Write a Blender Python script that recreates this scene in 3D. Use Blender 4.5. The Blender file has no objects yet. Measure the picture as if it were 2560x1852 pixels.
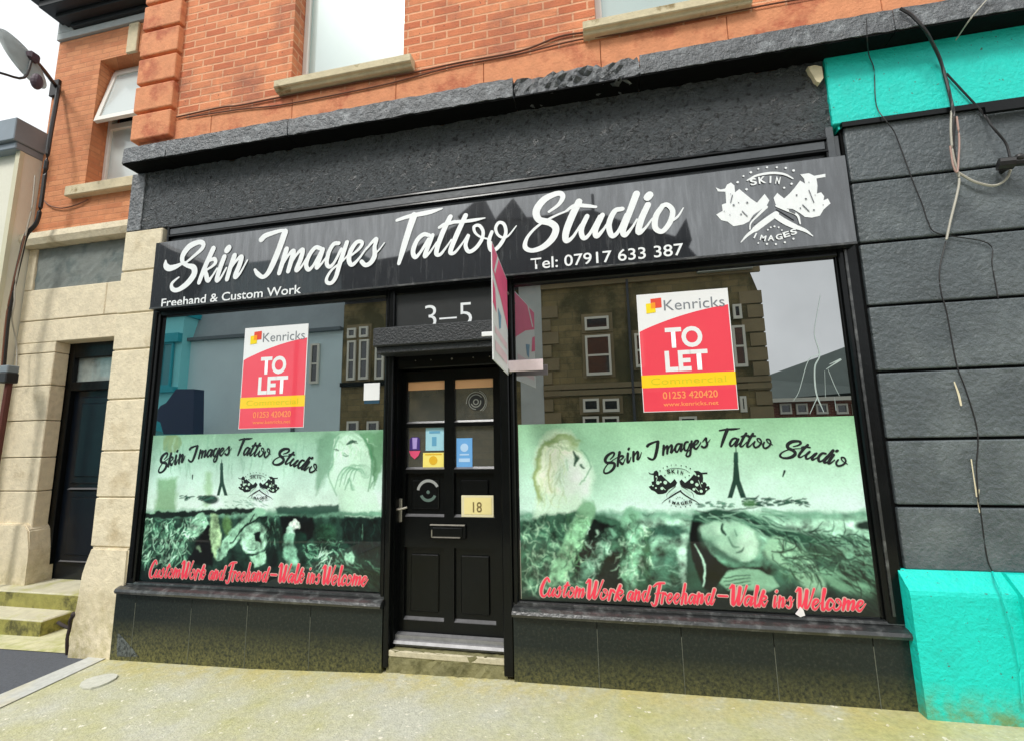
import bpy, bmesh, math, random
import numpy as np
from mathutils import Vector, Matrix
random.seed(7)
C = bpy.context.scene.collection
S = bpy.context.scene

# ---------------------------------------------------------------- camera, sky, sun
CAMF, PITCH, YAW, ROLL, D, CH = 1145.0125, 0.14993907, 0.20372511, -0.01981224, 3.1, 1.5
def _rx(a): return np.array([[1,0,0],[0,math.cos(a),-math.sin(a)],[0,math.sin(a),math.cos(a)]])
def _rz(a): return np.array([[math.cos(a),-math.sin(a),0],[math.sin(a),math.cos(a),0],[0,0,1]])
RM = _rz(YAW) @ _rx(math.pi/2+PITCH) @ _rz(ROLL)
def P(u, v, y=0.0):
    """surveyed point of the facade: where the sight line of photo point (u,v) meets the plane at depth y"""
    d = RM @ np.array([(u-1280)/CAMF, -(v-926)/CAMF, -1.0])
    s = (D+y)/d[1]
    return d[0]*s, d[2]*s+CH
def proj(X, Z, y=0.0):
    w = np.stack([X, np.full_like(X, D+y), Z-CH])
    c = np.tensordot(RM.T, w, 1)
    return 1280+CAMF*c[0]/-c[2], 926-CAMF*c[1]/-c[2]
cam = bpy.data.cameras.new('camera'); cam.sensor_width = 36; cam.lens = CAMF/2560*36
cam.clip_end = 2000; cam.clip_start = 0.05
co = bpy.data.objects.new('camera', cam); C.objects.link(co)
co.matrix_world = Matrix.Translation((0,-D,CH)) @ Matrix([list(map(float,r)) for r in RM]).to_4x4()
S.camera = co
SUN_EL, SUN_AZ = 52, 205      # azimuth: clockwise from +y (north)
W = bpy.data.worlds.new('World'); S.world = W; W.use_nodes = True
nt = W.node_tree; nt.nodes.clear()
sky = nt.nodes.new('ShaderNodeTexSky'); sky.sky_type = 'NISHITA'; sky.sun_disc = False
sky.sun_elevation = math.radians(SUN_EL); sky.sun_rotation = math.radians(SUN_AZ)
sky.air_density = 1.0; sky.dust_density = 4.0; sky.ozone_density = 1.0
hs = nt.nodes.new('ShaderNodeHueSaturation'); hs.inputs['Saturation'].default_value = 0.12
mxw = nt.nodes.new('ShaderNodeMix'); mxw.data_type = 'RGBA'; mxw.inputs[0].default_value = 0.72
mxw.inputs[7].default_value = (8.6, 8.9, 9.0, 1)
tc = nt.nodes.new('ShaderNodeTexCoord'); nz = nt.nodes.new('ShaderNodeTexNoise')
nz.inputs['Scale'].default_value = 3.4; nz.inputs['Detail'].default_value = 6
cr = nt.nodes.new('ShaderNodeMapRange'); cr.inputs[1].default_value = 0.35; cr.inputs[2].default_value = 0.65
cr.inputs[3].default_value = 0.82; cr.inputs[4].default_value = 1.12
vm = nt.nodes.new('ShaderNodeVectorMath'); vm.operation = 'SCALE'
bg = nt.nodes.new('ShaderNodeBackground'); bg.inputs[1].default_value = 0.093
out = nt.nodes.new('ShaderNodeOutputWorld')
L = nt.links.new
L(sky.outputs[0], hs.inputs['Color']); L(hs.outputs[0], mxw.inputs[6]); L(tc.outputs['Generated'], nz.inputs['Vector'])
L(nz.outputs[0], cr.inputs[0]); L(mxw.outputs[2], vm.inputs[0]); L(cr.outputs[0], vm.inputs['Scale'])
L(vm.outputs[0], bg.inputs[0]); L(bg.outputs[0], out.inputs[0])
sl = bpy.data.lights.new('sun', 'SUN'); sl.energy = 1.5; sl.angle = math.radians(14); sl.color = (1, .96, .9)
so = bpy.data.objects.new('sun', sl); C.objects.link(so)
az, el = math.radians(SUN_AZ), math.radians(SUN_EL)
sd = Vector((math.sin(az)*math.cos(el), math.cos(az)*math.cos(el), math.sin(el)))
so.rotation_euler = sd.to_track_quat('Z', 'Y').to_euler()
S.view_settings.view_transform = 'Standard'; S.view_settings.look = 'None'
S.view_settings.gamma = 1; S.view_settings.exposure = 0.82

# ---------------------------------------------------------------- helpers
def lin(c):
    return tuple(((x/255)/12.92 if x/255 <= .04045 else ((x/255+.055)/1.055)**2.4) for x in c)
MATS = {}
def mat(name, col, rough=.6, var=.12, vscale=6, bump=0, bscale=30, col2=None, c2scale=3, c2lo=.5, c2hi=.62, gloss=0, grough=.02,
        metal=0, streak=0, attr=None, moss=None, spec=.5, stretch=(1,1,1), brick=None, joints=None, detail=5, specks=None, edge=None, mscale=9):
    if name in MATS: return MATS[name]
    m = bpy.data.materials.new(name); m.use_nodes = True; MATS[name] = m
    t = m.node_tree; n = t.nodes; n.clear(); lk = t.links.new
    o = n.new('ShaderNodeOutputMaterial'); b = n.new('ShaderNodeBsdfPrincipled')
    g = n.new('ShaderNodeNewGeometry'); mp = n.new('ShaderNodeMapping'); mp.inputs['Scale'].default_value = stretch
    lk(g.outputs['Position'], mp.inputs[0]); pos = mp.outputs[0]
    def noise(sc, dt=detail, vec=None, rg=.55):
        q = n.new('ShaderNodeTexNoise'); q.inputs['Scale'].default_value = sc; q.inputs['Detail'].default_value = dt
        q.inputs['Roughness'].default_value = rg
        lk(vec or pos, q.inputs['Vector']); return q.outputs[0]
    def rng(src, a, bb, c=0., d=1.):
        q = n.new('ShaderNodeMapRange'); q.inputs[1].default_value = a; q.inputs[2].default_value = bb
        q.inputs[3].default_value = c; q.inputs[4].default_value = d; lk(src, q.inputs[0]); return q.outputs[0]
    def mix(f, a, bb, mode='MIX'):
        q = n.new('ShaderNodeMix'); q.data_type = 'RGBA'; q.blend_type = mode
        if isinstance(f, (int, float)): q.inputs[0].default_value = f
        else: lk(f, q.inputs[0])
        for i, s in ((6, a), (7, bb)):
            if isinstance(s, tuple): q.inputs[i].default_value = (*s[:3], 1)
            else: lk(s, q.inputs[i])
        return q.outputs[2]
    def math_(op, a, bb):
        q = n.new('ShaderNodeMath'); q.operation = op
        for i, s in ((0, a), (1, bb)):
            if isinstance(s, (int, float)): q.inputs[i].default_value = s
            else: lk(s, q.inputs[i])
        return q.outputs[0]
    base = tuple(col)
    height = None
    if attr:
        q = n.new('ShaderNodeAttribute'); q.attribute_name = attr; base = q.outputs[0]
    if brick:
        bw, bh, mortar, mcol, c2 = brick
        sx = n.new('ShaderNodeSeparateXYZ'); cx = n.new('ShaderNodeCombineXYZ'); lk(g.outputs['Position'], sx.inputs[0])
        dist = noise(3, 3); 
        lk(math_('ADD', sx.outputs[0], sx.outputs[1]), cx.inputs[0])
        lk(math_('ADD', sx.outputs[2], math_('MULTIPLY', dist, .012)), cx.inputs[1])
        k = n.new('ShaderNodeTexBrick'); lk(cx.outputs[0], k.inputs['Vector'])
        k.inputs['Scale'].default_value = 1; k.inputs['Brick Width'].default_value = bw; k.inputs['Row Height'].default_value = bh
        k.inputs['Mortar Size'].default_value = mortar; k.inputs['Mortar Smooth'].default_value = .4; k.inputs['Bias'].default_value = -.1
        k.inputs['Color1'].default_value = (*col, 1); k.inputs['Color2'].default_value = (*c2, 1); k.inputs['Mortar'].default_value = (*mcol, 1)
        base = k.outputs['Color']; height = math_('MULTIPLY', k.outputs['Fac'], -.6)
    if col2: base = mix(rng(noise(c2scale, 6, rg=.65), c2lo, c2hi), base, tuple(col2))
    if specks:
        sc, thr, scol = specks
        base = mix(rng(noise(sc, 2), thr, thr+.02), base, tuple(scol))
    if edge:
        sx = n.new('ShaderNodeSeparateXYZ'); lk(g.outputs['Position'], sx.inputs[0])
        f = math_('MULTIPLY', rng(sx.outputs[1], -.42, -.03, 0, .9), rng(noise(7, 6, rg=.7), .36, .6))
        base = mix(f, base, tuple(edge))
    if moss:
        mcol, z0, z1 = moss
        sx = n.new('ShaderNodeSeparateXYZ'); lk(g.outputs['Position'], sx.inputs[0])
        f = math_('MULTIPLY', rng(sx.outputs[2], z0, z1, 1, 0), rng(noise(mscale, 6, rg=.7), .35, .62))
        base = mix(f, base, tuple(mcol))
    if streak:
        ms = n.new('ShaderNodeMapping'); ms.inputs['Scale'].default_value = (26, 26, 2.6); lk(g.outputs['Position'], ms.inputs[0])
        s_ = noise(1.3, 6, ms.outputs[0], .7)
        base = mix(rng(s_, .52, .75, 0, streak), base, (.42, .44, .45))
    if var:
        base = mix(1.0, base, mix(noise(vscale, 6, rg=.65), (1-2*var,)*3, (1+2*var,)*3), 'MULTIPLY')
    if isinstance(base, tuple): b.inputs['Base Color'].default_value = (*base[:3], 1)
    else: lk(base, b.inputs['Base Color'])
    b.inputs['Roughness'].default_value = rough; b.inputs['Metallic'].default_value = metal
    b.inputs['Specular IOR Level'].default_value = spec
    nrm = None
    if bump or height:
        h = noise(bscale, 6, rg=.6) if bump else None
        bp = n.new('ShaderNodeBump'); bp.inputs['Distance'].default_value = .01; bp.inputs['Strength'].default_value = max(bump, .3)
        if height and h: h = math_('ADD', h, height)
        lk(h or height, bp.inputs['Height']); lk(bp.outputs[0], b.inputs['Normal']); nrm = bp.outputs[0]
    sh = b.outputs[0]
    if gloss:
        gl = n.new('ShaderNodeBsdfGlossy'); gl.inputs['Roughness'].default_value = grough
        gl.inputs['Color'].default_value = (.95, .97, .98, 1)
        ms_ = n.new('ShaderNodeMixShader')
        if streak: lk(rng(s_, .35, .7, gloss*1.05, gloss*.55), ms_.inputs[0])
        else: ms_.inputs[0].default_value = gloss
        lk(sh, ms_.inputs[1]); lk(gl.outputs[0], ms_.inputs[2]); sh = ms_.outputs[0]
    lk(sh, o.inputs[0])
    return m

BASE = {}
def thing(name, label, cat, loc=(0,0,0), group=None, kind=None):
    o = bpy.data.objects.new(name, None); C.objects.link(o); o.location = loc; o.empty_display_size = .1
    o['label'] = label; o['category'] = cat
    if group: o['group'] = group
    if kind: o['kind'] = kind
    BASE[o.name] = Vector(loc); return o
def finish(name, bm, m, parent=None, label=None, cat=None, group=None, kind=None, smooth=False, origin=None):
    """link a bmesh (world coordinates) as one object"""
    me = bpy.data.meshes.new(name)
    off = BASE[parent.name] if parent else (Vector(origin) if origin else Vector((0,0,0)))
    if off.length: bmesh.ops.translate(bm, verts=bm.verts, vec=-off)
    bmesh.ops.recalc_face_normals(bm, faces=bm.faces) if not smooth == 'keep' else None
    bm.to_mesh(me); bm.free()
    if smooth is True: me.shade_smooth()
    me.materials.append(m)
    o = bpy.data.objects.new(name, me); C.objects.link(o)
    if parent: o.parent = parent
    elif origin: o.location = origin
    BASE[o.name] = off
    if label: o['label'] = label
    if cat: o['category'] = cat
    if group: o['group'] = group
    if kind: o['kind'] = kind
    return o
def BM(): return bmesh.new()
def box(bm, x0, x1, y0, y1, z0, z1, bev=0, seg=1):
    r = bmesh.ops.create_cube(bm, size=1)
    vs = r['verts']
    for v in vs:
        v.co = Vector((x0 if v.co.x < 0 else x1, y0 if v.co.y < 0 else y1, z0 if v.co.z < 0 else z1))
    if bev:
        es = list({e for v in vs for e in v.link_edges})
        bmesh.ops.bevel(bm, geom=es, offset=bev, segments=seg, affect='EDGES', profile=.5)
    return bm
def part(name, parent, m, *boxes, bev=0, label=None, seg=1):
    bm = BM()
    for b in boxes: box(bm, *b, bev=bev, seg=seg)
    return finish(name, bm, m, parent, label)
def prism(bm, pts, y0, y1):
    """polygon in the XZ plane pushed from y0 (front) to y1"""
    f = [bm.verts.new((x, y0, z)) for x, z in pts]; b = [bm.verts.new((x, y1, z)) for x, z in pts]
    bm.faces.new(f); bm.faces.new(b[::-1])
    n = len(pts)
    for i in range(n): bm.faces.new((f[i], b[i], b[(i+1)%n], f[(i+1)%n]))
def profile_x(bm, pts, x0, x1):
    """profile in YZ swept along X"""
    f = [bm.verts.new((x0, y, z)) for y, z in pts]; b = [bm.verts.new((x1, y, z)) for y, z in pts]
    bm.faces.new(f); bm.faces.new(b[::-1]); n = len(pts)
    for i in range(n): bm.faces.new((f[i], b[i], b[(i+1)%n], f[(i+1)%n]))
def rough_box(bm, x0, x1, y0, y1, z0, z1, step, amp, seed=0):
    rnd = random.Random(seed)
    nx = max(1, int((x1-x0)/step)); ny = max(1, int((y1-y0)/step)); nz_ = max(1, int((z1-z0)/step))
    off = {}
    def V(i, j, k):
        if (i,j,k) not in off:
            a = [rnd.gauss(0, amp) for _ in range(3)]
            off[(i,j,k)] = bm.verts.new((x0+(x1-x0)*i/nx + a[0]*.6, y0+(y1-y0)*j/ny + a[1], z0+(z1-z0)*k/nz_ + a[2]*.8))
        return off[(i,j,k)]
    for i in range(nx):
        for k in range(nz_):
            for j in (0, ny): bm.faces.new((V(i,j,k), V(i+1,j,k), V(i+1,j,k+1), V(i,j,k+1)))
        for j in range(ny):
            for k in (0, nz_): bm.faces.new((V(i,j,k), V(i+1,j,k), V(i+1,j+1,k), V(i,j+1,k)))
    for j in range(ny):
        for k in range(nz_):
            for i in (0, nx): bm.faces.new((V(i,j,k), V(i,j+1,k), V(i,j+1,k+1), V(i,j,k+1)))
def spline(pts, n=8):
    """Catmull-Rom through points of any dimension"""
    p = [np.array(q, float) for q in pts]
    if len(p) < 3: 
        return [p[0]+(p[1]-p[0])*t for t in np.linspace(0, 1, n+1)]
    p = [2*p[0]-p[1]] + p + [2*p[-1]-p[-2]]
    out = []
    for i in range(1, len(p)-2):
        for k in range(n):
            t = k/n; a, b, c, d = p[i-1], p[i], p[i+1], p[i+2]
            out.append(.5*((2*b)+(-a+c)*t+(2*a-5*b+4*c-d)*t*t+(-a+3*b-3*c+d)*t**3))
    out.append(p[-2]); return out
def ribbon(bm, pts, y, dy=2e-6, n=6):
    """flat brush stroke in the XZ plane; pts = (X, Z, width)"""
    s = spline(pts, n); N = len(s); prev = None
    for i, q in enumerate(s):
        a = s[max(0, i-1)]; b = s[min(N-1, i+1)]
        t = np.array([b[0]-a[0], b[1]-a[1]]); t = t/(np.linalg.norm(t)+1e-9); nn = np.array([-t[1], t[0]])
        w = max(q[2], 1e-4)/2; yy = y-dy*i
        v = (bm.verts.new((q[0]+nn[0]*w, yy, q[1]+nn[1]*w)), bm.verts.new((q[0]-nn[0]*w, yy, q[1]-nn[1]*w)))
        if prev: bm.faces.new((prev[0], v[0], v[1], prev[1]))
        if i in (0, N-1):
            sg = -1 if i == 0 else 1
            arc = []
            for k in range(1, 5):
                an = math.pi*k/5
                d = nn*math.cos(an)+t*sg*math.sin(an)
                arc.append(bm.verts.new((q[0]+d[0]*w, yy, q[1]+d[1]*w)))
            bm.faces.new([v[0]]+arc+[v[1]])
        prev = v
def disc(bm, x, z, r, y, n=16, rz=None):
    bm.faces.new([bm.verts.new((x+r*math.cos(2*math.pi*k/n), y, z+(rz or r)*math.sin(2*math.pi*k/n))) for k in range(n)])
def flat(bm, pts, y):
    bm.faces.new([bm.verts.new((x, y, z)) for x, z in pts])
def tube(bm, pts, r, n=6, sm=6):
    s = spline(pts, sm) if sm > 1 else [np.array(p, float) for p in pts]
    N = len(s); rings = []
    for i, q in enumerate(s):
        t = Vector(s[min(N-1, i+1)])-Vector(s[max(0, i-1)]); t.normalize()
        a = t.cross(Vector((0,0,1))); 
        if a.length < .05: a = t.cross(Vector((1,0,0)))
        a.normalize(); b = t.cross(a)
        rings.append([bm.verts.new(Vector(q)+r*(a*math.cos(2*math.pi*k/n)+b*math.sin(2*math.pi*k/n))) for k in range(n)])
    for i in range(N-1):
        for k in range(n): bm.faces.new((rings[i][k], rings[i][(k+1)%n], rings[i+1][(k+1)%n], rings[i+1][k]))
    bm.faces.new(rings[0][::-1]); bm.faces.new(rings[-1])
def text(name, body, a, b, h, y, m, parent, bold=0, shear=0, label=None, centre=False):
    """lettering whose baseline runs from a to b (X,Z), capital height h, on plane y"""
    cu = bpy.data.curves.new('t', 'FONT'); cu.body = body; cu.size = 1; cu.offset = bold; cu.shear = shear; cu.resolution_u = 4
    ob = bpy.data.objects.new('t', cu); C.objects.link(ob)
    bpy.context.view_layer.update()
    dg = bpy.context.evaluated_depsgraph_get()
    me = bpy.data.meshes.new_from_object(ob.evaluated_get(dg)); bpy.data.objects.remove(ob)
    xs = [v.co.x for v in me.vertices]
    x0, x1 = min(xs), max(xs); cap = .72
    a = Vector((a[0], a[1])); b = Vector((b[0], b[1])); L_ = (b-a).length; t = (b-a)/L_; nn = Vector((-t.y, t.x))
    off = BASE[parent.name] if parent else Vector((0,0,0))
    for v in me.vertices:
        u = (v.co.x-x0)/(x1-x0)*L_; w = v.co.y/cap*h
        q = a+t*u+nn*w; v.co = Vector((q.x, y, q.y))-off
    me.name = name; me.materials.clear(); me.materials.append(m)
    o = bpy.data.objects.new(name, me); C.objects.link(o); o.parent = parent
    if label: o['label'] = label
    BASE[o.name] = off
    return o

# ---------------------------------------------------------------- materials
M_brick = mat('orange_brick', lin((222,142,98)), .88, .16, 9, .7, 60, brick=(.225, .075, .009, lin((224,168,130)), lin((190,102,66))), col2=lin((150,94,74)), c2scale=1.6, c2lo=.5, c2hi=.72, specks=(30,.68,lin((150,88,64))))
M_brick2 = mat('weathered_brick', lin((210,142,98)), .88, .15, 9, .5, 60, brick=(.225, .066, .008, lin((192,128,90)), lin((192,120,80))))
M_terra = mat('terracotta_stone', lin((216,144,102)), .88, .16, 11, .6, 45, col2=lin((186,106,74)), c2scale=3.2)
M_stone = mat('cream_stone', lin((222,210,182)), .88, .15, 12, .8, 34, col2=lin((176,158,122)), c2scale=2.2, c2lo=.55, c2hi=.74, moss=(lin((150,140,80)), -.2, .5))
M_render = mat('grey_render', lin((120,126,122)), .9, .14, 7, .5, 45, col2=lin((98,108,106)), c2scale=4)
M_cream = mat('cream_render', lin((222,220,204)), .8, .04, 3, .15, 30)
M_slate = mat('grey_slate', lin((62,66,72)), .6, .15, 6, .3, 30)
M_sill = mat('pale_sill_stone', lin((204,192,160)), .85, .16, 12, .4, 50, col2=lin((140,122,84)), c2scale=7, c2lo=.58, c2hi=.7)
M_upvc = mat('white_plastic', lin((232,230,222)), .35, .03, 4)
M_upglass = mat('curtain_sky_glass', lin((158,180,176)), .3, .04, 2, gloss=.10, grough=.05)  # pale colour stands for net curtains and painted sky reflection together
M_upglass2 = mat('dull_glass', lin((192,202,200)), .3, .04, 2, gloss=.10, grough=.1)
M_frieze = mat('rough_black_paint', lin((92,98,102)), .32, .4, 40, 7, 58, col2=lin((20,22,26)), c2scale=34, c2lo=.54, c2hi=.64, spec=.9)
M_cornice = mat('chipped_black_paint', lin((74,78,82)), .38, .35, 14, 2.0, 34, col2=lin((124,129,132)), c2scale=14, c2lo=.52, c2hi=.75, spec=.8)
M_rust = mat('charcoal_painted_stone', lin((76,84,88)), .4, .24, 5, 1.4, 30, col2=lin((108,116,118)), c2scale=1.9, c2lo=.48, c2hi=.75, spec=.6)
M_turq = mat('turquoise_paint', lin((8,210,196)), .55, .12, 5, .9, 38, col2=lin((20,176,164)), c2scale=5, c2lo=.52, c2hi=.8, specks=(40,.71,lin((70,110,96))), moss=(lin((120,130,50)), .02, .22))
M_black = mat('black_gloss_paint', lin((7,9,10)), .35, .2, 8, .12, 25, gloss=.012, grough=.12, spec=.12)
M_blackmatt = mat('black_matt_paint_and_shade', lin((9,10,11)), .7, .2, 10, .2, 40, spec=.1)
M_ledge = mat('worn_ledge_highlight', lin((40,42,43)), .28, .35, 25, .3, 50, spec=.8, col2=lin((104,106,106)), c2scale=14, c2lo=.5, c2hi=.75)  # lighter blotches paint bright highlights along with the wear
M_riser = mat('black_stall_riser', lin((26,33,32)), .4, .3, 40, .25, 60, moss=(lin((112,110,68)), -.08, .22), mscale=55, gloss=.01, grough=.2, spec=.25, col2=lin((48,52,46)), c2scale=60, c2lo=.5, c2hi=.7)
M_dark = mat('dark_interior', (.01,.011,.012), .9, 0)
M_glass = mat('shop_glass', (.004,.007,.007), .2, 0, gloss=.43, grough=.004, spec=.1)
M_sign = mat('black_sign_face', lin((22,25,30)), .4, .25, 20, 0, col2=lin((60,64,64)), c2scale=30, c2lo=.6, c2hi=.75, spec=.2, gloss=.19, grough=.03, streak=.14)
M_letter = mat('white_vinyl', lin((232,236,238)), .4, .05, 20)
M_pave = mat('mossy_concrete', lin((190,190,174)), .9, .22, 40, .9, 90, col2=lin((180,178,124)), c2scale=1.1, c2lo=.40, c2hi=.66, specks=(24, .68, lin((226,222,206))), edge=lin((190,178,112)))
M_pale = mat('pale_concrete', lin((186,188,184)), .9, .16, 24, .5, 80, col2=lin((190,186,164)), c2scale=2.5, c2lo=.45, c2hi=.6)
M_tarmac = mat('dark_tarmac', lin((82,86,94)), .9, .25, 60, .6, 120)
M_moss = mat('green_algae_concrete', lin((196,194,158)), .9, .18, 14, .4, 60, col2=lin((150,158,70)), c2scale=2.3, c2lo=.45, c2hi=.62)
M_step = mat('mossy_step_stone', lin((196,192,168)), .9, .16, 12, .5, 50, col2=lin((158,158,92)), c2scale=3, c2lo=.5, c2hi=.66)
M_stepside = mat('algae_step_side', lin((146,142,76)), .9, .3, 12, .5, 50, col2=lin((82,80,44)), c2scale=5)
M_road = mat('asphalt_road', (.055,.056,.058), .9, .2, 40, .4, 80)
M_cable = mat('black_cable', lin((28,27,28)), .5, .1)
M_palecable = mat('pale_cable', lin((176,172,160)), .6, .1)
M_browncable = mat('brown_cable', lin((112,72,52)), .6, .1)
M_alu = mat('aluminium', lin((140,140,142)), .4, .25, 20, metal=.4)
M_silver = mat('worn_steel', lin((150,146,136)), .35, .2, 40, metal=.6)
M_red = mat('poster_red', lin((240,62,84)), .5, .03, 3, gloss=.10)
M_white = mat('poster_white', lin((236,238,240)), .5, .02, 3, gloss=.08)
M_yellow = mat('poster_yellow', lin((252,208,10)), .5, .03, 3, gloss=.06)
M_orange = mat('poster_orange', lin((250,150,90)), .5, .02)
M_greytxt = mat('poster_grey', lin((118,124,132)), .5, .02)
M_olive = mat('sooty_olive_stone', lin((140,126,86)), .9, .25, 1.5, .3, 12, brick=(.5,.22,.014, lin((112,104,76)), lin((116,106,70))), col2=lin((80,76,46)), c2scale=.8, c2lo=.45, c2hi=.6)
M_greywall = mat('blue_grey_render', lin((214,238,242)), .85, .08, .6)
M_tealwall = mat('teal_render', lin((140,232,236)), .8, .08, .8)
M_tealdark = mat('teal_trim', lin((20,170,184)), .6, .05)
M_navy = mat('navy_paint', lin((16,44,84)), .6, .1)
M_redbrick = mat('far_red_brick', lin((120,62,48)), .9, .1, 2, brick=(.225,.075,.01, lin((150,120,100)), lin((96,48,40))))
M_winglass = mat('far_window_glass', lin((24,28,30)), .2, 0, gloss=.06)

# ---------------------------------------------------------------- ground
GX = [-60, -6.5, -3.8, -2.55, -1.59, -.64, .41, 1.59, 2.2, 60]; GZ = [-.16, -.14, -.088, -.06, -.015, .008, .02, .034, .04, .10]
def gz(x): return float(np.interp(x, GX, GZ))
def sheet(bm, x0, x1, y0, y1, lift, nx=12):
    xs = sorted(set([x0, x1]+[g for g in GX if x0 < g < x1]))
    for a, b in zip(xs[:-1], xs[1:]):
        bm.faces.new([bm.verts.new(p) for p in ((a,y0,gz(a)+lift),(b,y0,gz(b)+lift),(b,y1,gz(b)+lift),(a,y1,gz(a)+lift))])
bm = BM(); sheet(bm, -60, 60, -60, 60, -.024); finish('ground', bm, M_road, kind='structure')
bm = BM(); sheet(bm, -3.98, 40, -3.9, .6, 0)
finish('pavement', bm, M_pave, kind='structure')
bm = BM(); sheet(bm, -40, -3.98, -3.9, .012, -.008); finish('tarmac_path', bm, M_tarmac, kind='structure')
bm = BM(); sheet(bm, -40, -4.0, .012, 1.4, -.004); finish('forecourt', bm, M_moss, kind='structure')
bm = BM()
for a, b, c, d in ((-4.0,-3.62,-3.9,-.02),):
    n = 24; rnd = random.Random(3)
    for i in range(n):
        y0 = c+(d-c)*i/n; y1 = c+(d-c)*(i+1)/n
        w0 = .46-.30*i/n; w1 = .46-.30*(i+1)/n
        bm.faces.new([bm.verts.new(p) for p in ((a,y0,gz(a)+.006),(a+w0,y0,gz(a+w0)+.006),(a+w1,y1,gz(a+w1)+.006),(a,y1,gz(a)+.006))])
finish('path_edging', bm, M_pale, kind='structure')
bm = BM(); sheet(bm, -40, 40, -9.6, -4.05, -.016); finish('road', bm, M_road, kind='structure')
bm = BM()
xs = [-40]+[g for g in GX if -40 < g < 40]+[40]
for a, b in zip(xs[:-1], xs[1:]):
    vs = [bm.verts.new((x, y, gz(x)+z)) for x in (a, b) for (y, z) in ((-3.9,.003),(-4.05,.003),(-4.05,-.13),(-3.9,-.13))]
    for i in range(4): bm.faces.new((vs[i], vs[(i+1)%4], vs[4+(i+1)%4], vs[4+i]))
finish('kerb', bm, M_pale, kind='structure')
bm = BM(); sheet(bm, -40, 40, -12.4, -9.6, .02); finish('far_pavement', bm, M_pale, kind='structure')
def on_ground(u, v, lift=.01):
    y = 0.
    for _ in range(12):
        x, z = P(u, v, y); k = (CH-z)/(D+y); g = gz(x)+lift
        y = (CH-g)/k-D
    x, z = P(u, v, y); return x, y, z
bm = BM()
pp = [(199,1712),(203,1704),(216,1696),(238,1689),(262,1684),(284,1682),(295,1685),(290,1693),(272,1703),(250,1712),(228,1718),(208,1718)]
vs = [bm.verts.new(on_ground(u, v, .012)) for u, v in pp]; bm.faces.new(vs)
r = bmesh.ops.extrude_face_region(bm, geom=bm.faces[:]); bmesh.ops.translate(bm, verts=[v for v in r['geom'] if isinstance(v, bmesh.types.BMVert)], vec=(0,0,-.01))
finish('drain_cover', bm, mat('worn_pale_metal', lin((196,196,184)), .8, .15, 30, .4, 60), label='small pale worn cover plate set in the pavement near the tarmac edge', cat='drain cover')

# ---------------------------------------------------------------- main brick building
B = thing('brick_building', 'orange brick building with quoined corner, black cornice and black tattoo shopfront', 'building', (-1.5, 0, 0))
W1 = (-2.55, -1.50, 4.585, 6.3); W2 = (.055, 1.02, 4.56, 6.3)
part('brick_wall', B, M_brick, (-4.12, W1[0], 0, .3, 4.43, 8.2), (W1[1], W2[0], 0, .3, 4.43, 8.2), (W2[1], 7.5, 0, .3, 4.43, 8.2),
     (W1[0], W1[1], 0, .3, 4.43, W1[2]), (W1[0], W1[1], 0, .3, W1[3], 8.2), (W2[0], W2[1], 0, .3, 4.43, W2[2]), (W2[0], W2[1], 0, .3, W2[3], 8.2),
     (-4.12, -3.82, .3, 7, 0, 8.2), (7.2, 7.5, .3, 7, 0, 8.2), (-3.82, 7.2, 6.7, 7, 0, 8.2))
bm = BM(); profile_x(bm, [(-.15,8.2),(-.15,8.32),(3.5,10.2),(7.15,8.32),(7.15,8.2)], -4.3, 7.6); finish('roof', bm, M_slate, B)
bm = BM()
x = -4.12
for w in (.78, .82, .96, .74, .9, .88, .95, .8, .9, .9, .9, .9, .9, .9):
    if x >= 7.5: break
    box(bm, x+.002, min(x+w, 7.5)-.002, -.004, .3, 4.0, 4.43, bev=.004); x += w
finish('terracotta_band', bm, M_terra, B)
for i in range(14):
    z = 4.27+.2885*i
    bm = BM(); box(bm, -4.165, -3.735, -.055, .2, z, z+.255, bev=.012, seg=2); finish('quoin', bm, M_terra, B)
for (x0, x1, z0, z1), sill in ((W1, (-2.65, -1.40, 4.475, 4.583)), (W2, (-.04, 1.12, 4.45, 4.558))):
    fr = BM(); y0 = .13
    for b in ((x0, x0+.055, y0, y0+.08, z0, z1), (x1-.055, x1, y0, y0+.08, z0, z1), (x0+.055, x1-.055, y0, y0+.08, z0, z0+.035), (x0+.055, x1-.055, y0, y0+.08, z1-.05, z1)): box(fr, *b, bev=.006)
    wn = finish('upper_window', fr, M_upvc, B, label='white framed first floor window above a stone sill')
    part('pane', wn, M_upglass, (x0+.05, x1-.05, .155, .17, z0+.03, z1-.04))
    bm = BM(); profile_x(bm, [(.13, sill[3]), (-.085, sill[3]-.015), (-.085, sill[2]+.025), (-.06, sill[2]+.022), (-.055, sill[2]), (.02, sill[2])], sill[0], sill[1])
    bmesh.ops.bevel(bm, geom=bm.edges[:], offset=.006, affect='EDGES'); finish('sill', bm, M_sill, wn)
# cornice stones, each with its own chips
cx = [(-4.07,-3.615,.0016),(-3.61,-2.42,.002),(-2.415,-.56,.003),(-.553,.33,.011),(.337,1.86,.002),(1.865,3.4,.0016),(3.405,5.0,.0016),(5.005,7.5,.0016)]
for i, (a, b, amp) in enumerate(cx):
    bm = BM(); dy = .02 if i == 3 else 0
    rough_box(bm, a, b, -.165+dy, .0, 3.962, 4.105, .05 if i != 3 else .034, amp, i)
    o = finish('cornice_stone', bm, M_cornice, B, label='rough broken length of the black cornice' if i == 3 else None)
for a, b, amp in cx: part('cornice_soffit_shade', B, M_blackmatt, (a, b, -.158, -.002, 3.951, 3.9615))  # thin black slab added to paint the cornice underside in deep shade
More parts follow.
